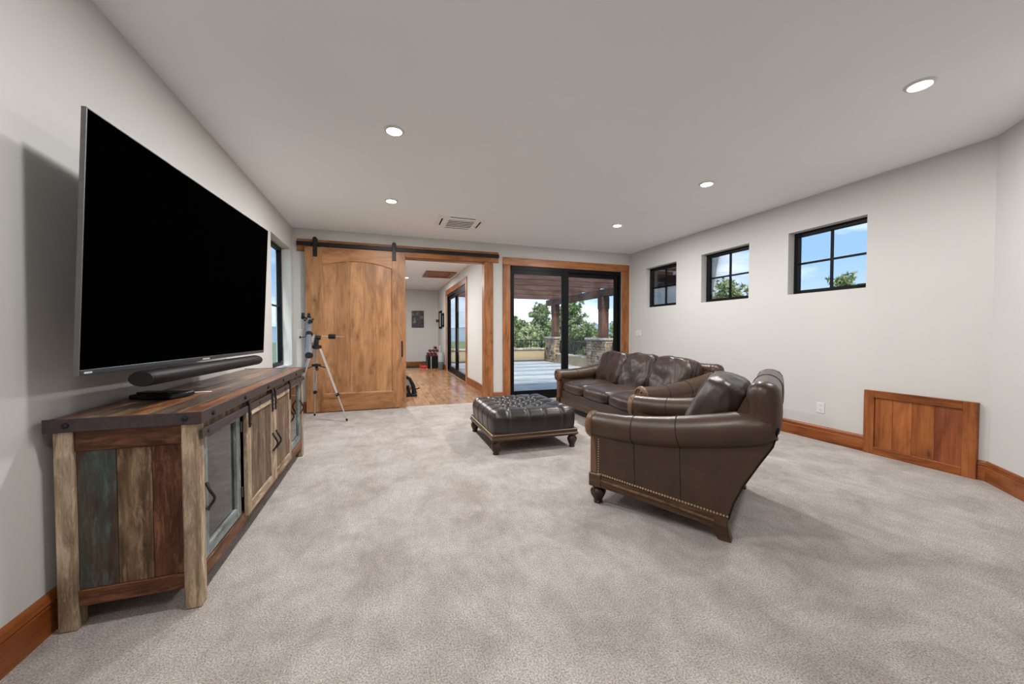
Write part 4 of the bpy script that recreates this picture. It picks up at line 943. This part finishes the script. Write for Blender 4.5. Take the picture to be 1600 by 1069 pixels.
# ------------------------------------------------------------------ ground, hills, trees
bm = bmesh.new(); n = 40; ext = 420
gv = [[bm.verts.new((-ext + 2 * ext * i / n, -ext + 2 * ext * j / n, -5.2 + 1.2 * noise.noise(Vector((i * .35, j * .35, 0))) - .006 * math.hypot(-ext + 2 * ext * i / n, -ext + 2 * ext * j / n) * .5)) for j in range(n + 1)] for i in range(n + 1)]
for i in range(n):
    for j in range(n): bm.faces.new((gv[i][j], gv[i + 1][j], gv[i + 1][j + 1], gv[i][j + 1]))
struct('ground', bm, 'ground', 'green hillside falling away beyond the patio', 'ground', 60)
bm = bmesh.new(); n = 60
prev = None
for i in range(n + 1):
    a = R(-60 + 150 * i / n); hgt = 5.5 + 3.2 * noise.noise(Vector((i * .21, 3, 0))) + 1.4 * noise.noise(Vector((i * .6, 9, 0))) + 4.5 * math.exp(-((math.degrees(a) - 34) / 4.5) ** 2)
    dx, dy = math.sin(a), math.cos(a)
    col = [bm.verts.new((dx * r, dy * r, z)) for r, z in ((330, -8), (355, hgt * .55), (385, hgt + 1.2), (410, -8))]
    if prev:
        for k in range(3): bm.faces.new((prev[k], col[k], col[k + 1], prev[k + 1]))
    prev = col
struct('hills', bm, 'hill', 'distant hills on the horizon, coloured with blue haze', 'hills', 60)
def pine(name, label, loc, h, rad, seed, mat, group, base=.15):
    random.seed(seed)
    t = thing(name, label, 'tree', loc, group=group)
    lean = random.uniform(-.02, .02) * h
    tr = obj('trunk', tube([(0, 0, 0), (lean * .5, 0, h * .5), (lean, 0, h * .97)], [h * .022, h * .014, h * .003], 8), 'bark', t, world=False)
    V, F = [], []; bb = bmesh.new()
    nb = 60
    for i in range(nb):
        f = base + (1 - base) * (i / nb) ** .9; a = random.uniform(0, 6.283)
        env = rad * (math.sin(min(1, (1.06 - f) / .62) * math.pi / 2)) * random.uniform(.6, 1.08)
        z0_ = h * f; L = max(.25, env)
        tip = Vector((math.cos(a) * L, math.sin(a) * L, z0_ + L * random.uniform(.05, .4)))
        root = Vector((lean * f, 0, z0_))
        add_tube(bb, [root, (root + tip) / 2 + Vector((0, 0, -.04 * L)), tip], [h * .006, h * .004, h * .002], 5)
        nc = max(8, int(L / rad * 34))
        for k in range(nc):
            s_ = random.uniform(.3, 1.05); c = root.lerp(tip, s_) + Vector((random.gauss(0, .13), random.gauss(0, .13), random.gauss(0, .09))) * rad * .8
            cr_ = rad * random.uniform(.08, .14)
            for q in range(15):
                d = Vector((random.gauss(0, 1), random.gauss(0, 1), random.gauss(.45, .9))).normalized()
                p_ = d.cross(Vector((random.gauss(0, 1), random.gauss(0, 1), random.gauss(0, 1)))).normalized() * cr_ * .24
                b0 = len(V); V += [c - p_, c + p_, c + d * cr_ * random.uniform(.8, 1.35)]; F.append((b0, b0 + 1, b0 + 2))
    me = bpy.data.meshes.new('foliage'); me.from_pydata(V, [], F); me.materials.append(M[mat]); fo = bpy.data.objects.new('foliage', me); C.objects.link(fo); fo.parent = t
    obj('branches', bb, 'bark', t, world=False)
    return t
def at(u, dist, z): # a compass bearing (x/y slope) and a distance on the hillside
    l = math.hypot(u, 1); return (u / l * dist, dist / l, z)
GT = 'pines beyond the patio'
pine('pine_tree', 'tall full pine left of the far pergola post', at(.425, 45, -5), 9.5, 2.6, 1, 'needle', GT, .3)
pine('pine_tree', 'pine behind the middle mullion of the patio door', at(.52, 38, -5), 9.3, 2.9, 2, 'needle', GT, .3)
pine('pine_tree', 'shorter bushy pine at the left edge of the patio door view', at(.345, 40, -5), 7.6, 2.6, 3, 'needle', GT, .3)
pine('pine_tree', 'low pine at the foot of the taller pines', at(.39, 27, -5), 6.4, 2.2, 4, 'needle2', GT, .3)
pine('pine_tree', 'small pine right of the near pergola post', at(.675, 40, -5), 7.2, 1.7, 5, 'needle2', GT, .3)
pine('pine_tree', 'low pine between the patio posts', at(.60, 48, -5), 6.2, 2.2, 8, 'needle', GT, .3)
GR = 'treetops in the right windows'
pine('pine_tree', 'pale treetop at the right of the middle square window', at(1.13, 24, -5), 9.0, 1.9, 6, 'needle2', GR, .4)
pine('pine_tree', 'pale treetop at the left of the middle square window', at(1.035, 34, -5), 9.2, 1.4, 7, 'needle2', GR, .4)
pine('pine_tree', 'pale treetop low in the square window nearest the access panel', at(1.70, 22, -5), 8.65, 1.5, 9, 'needle2', GR, .4)
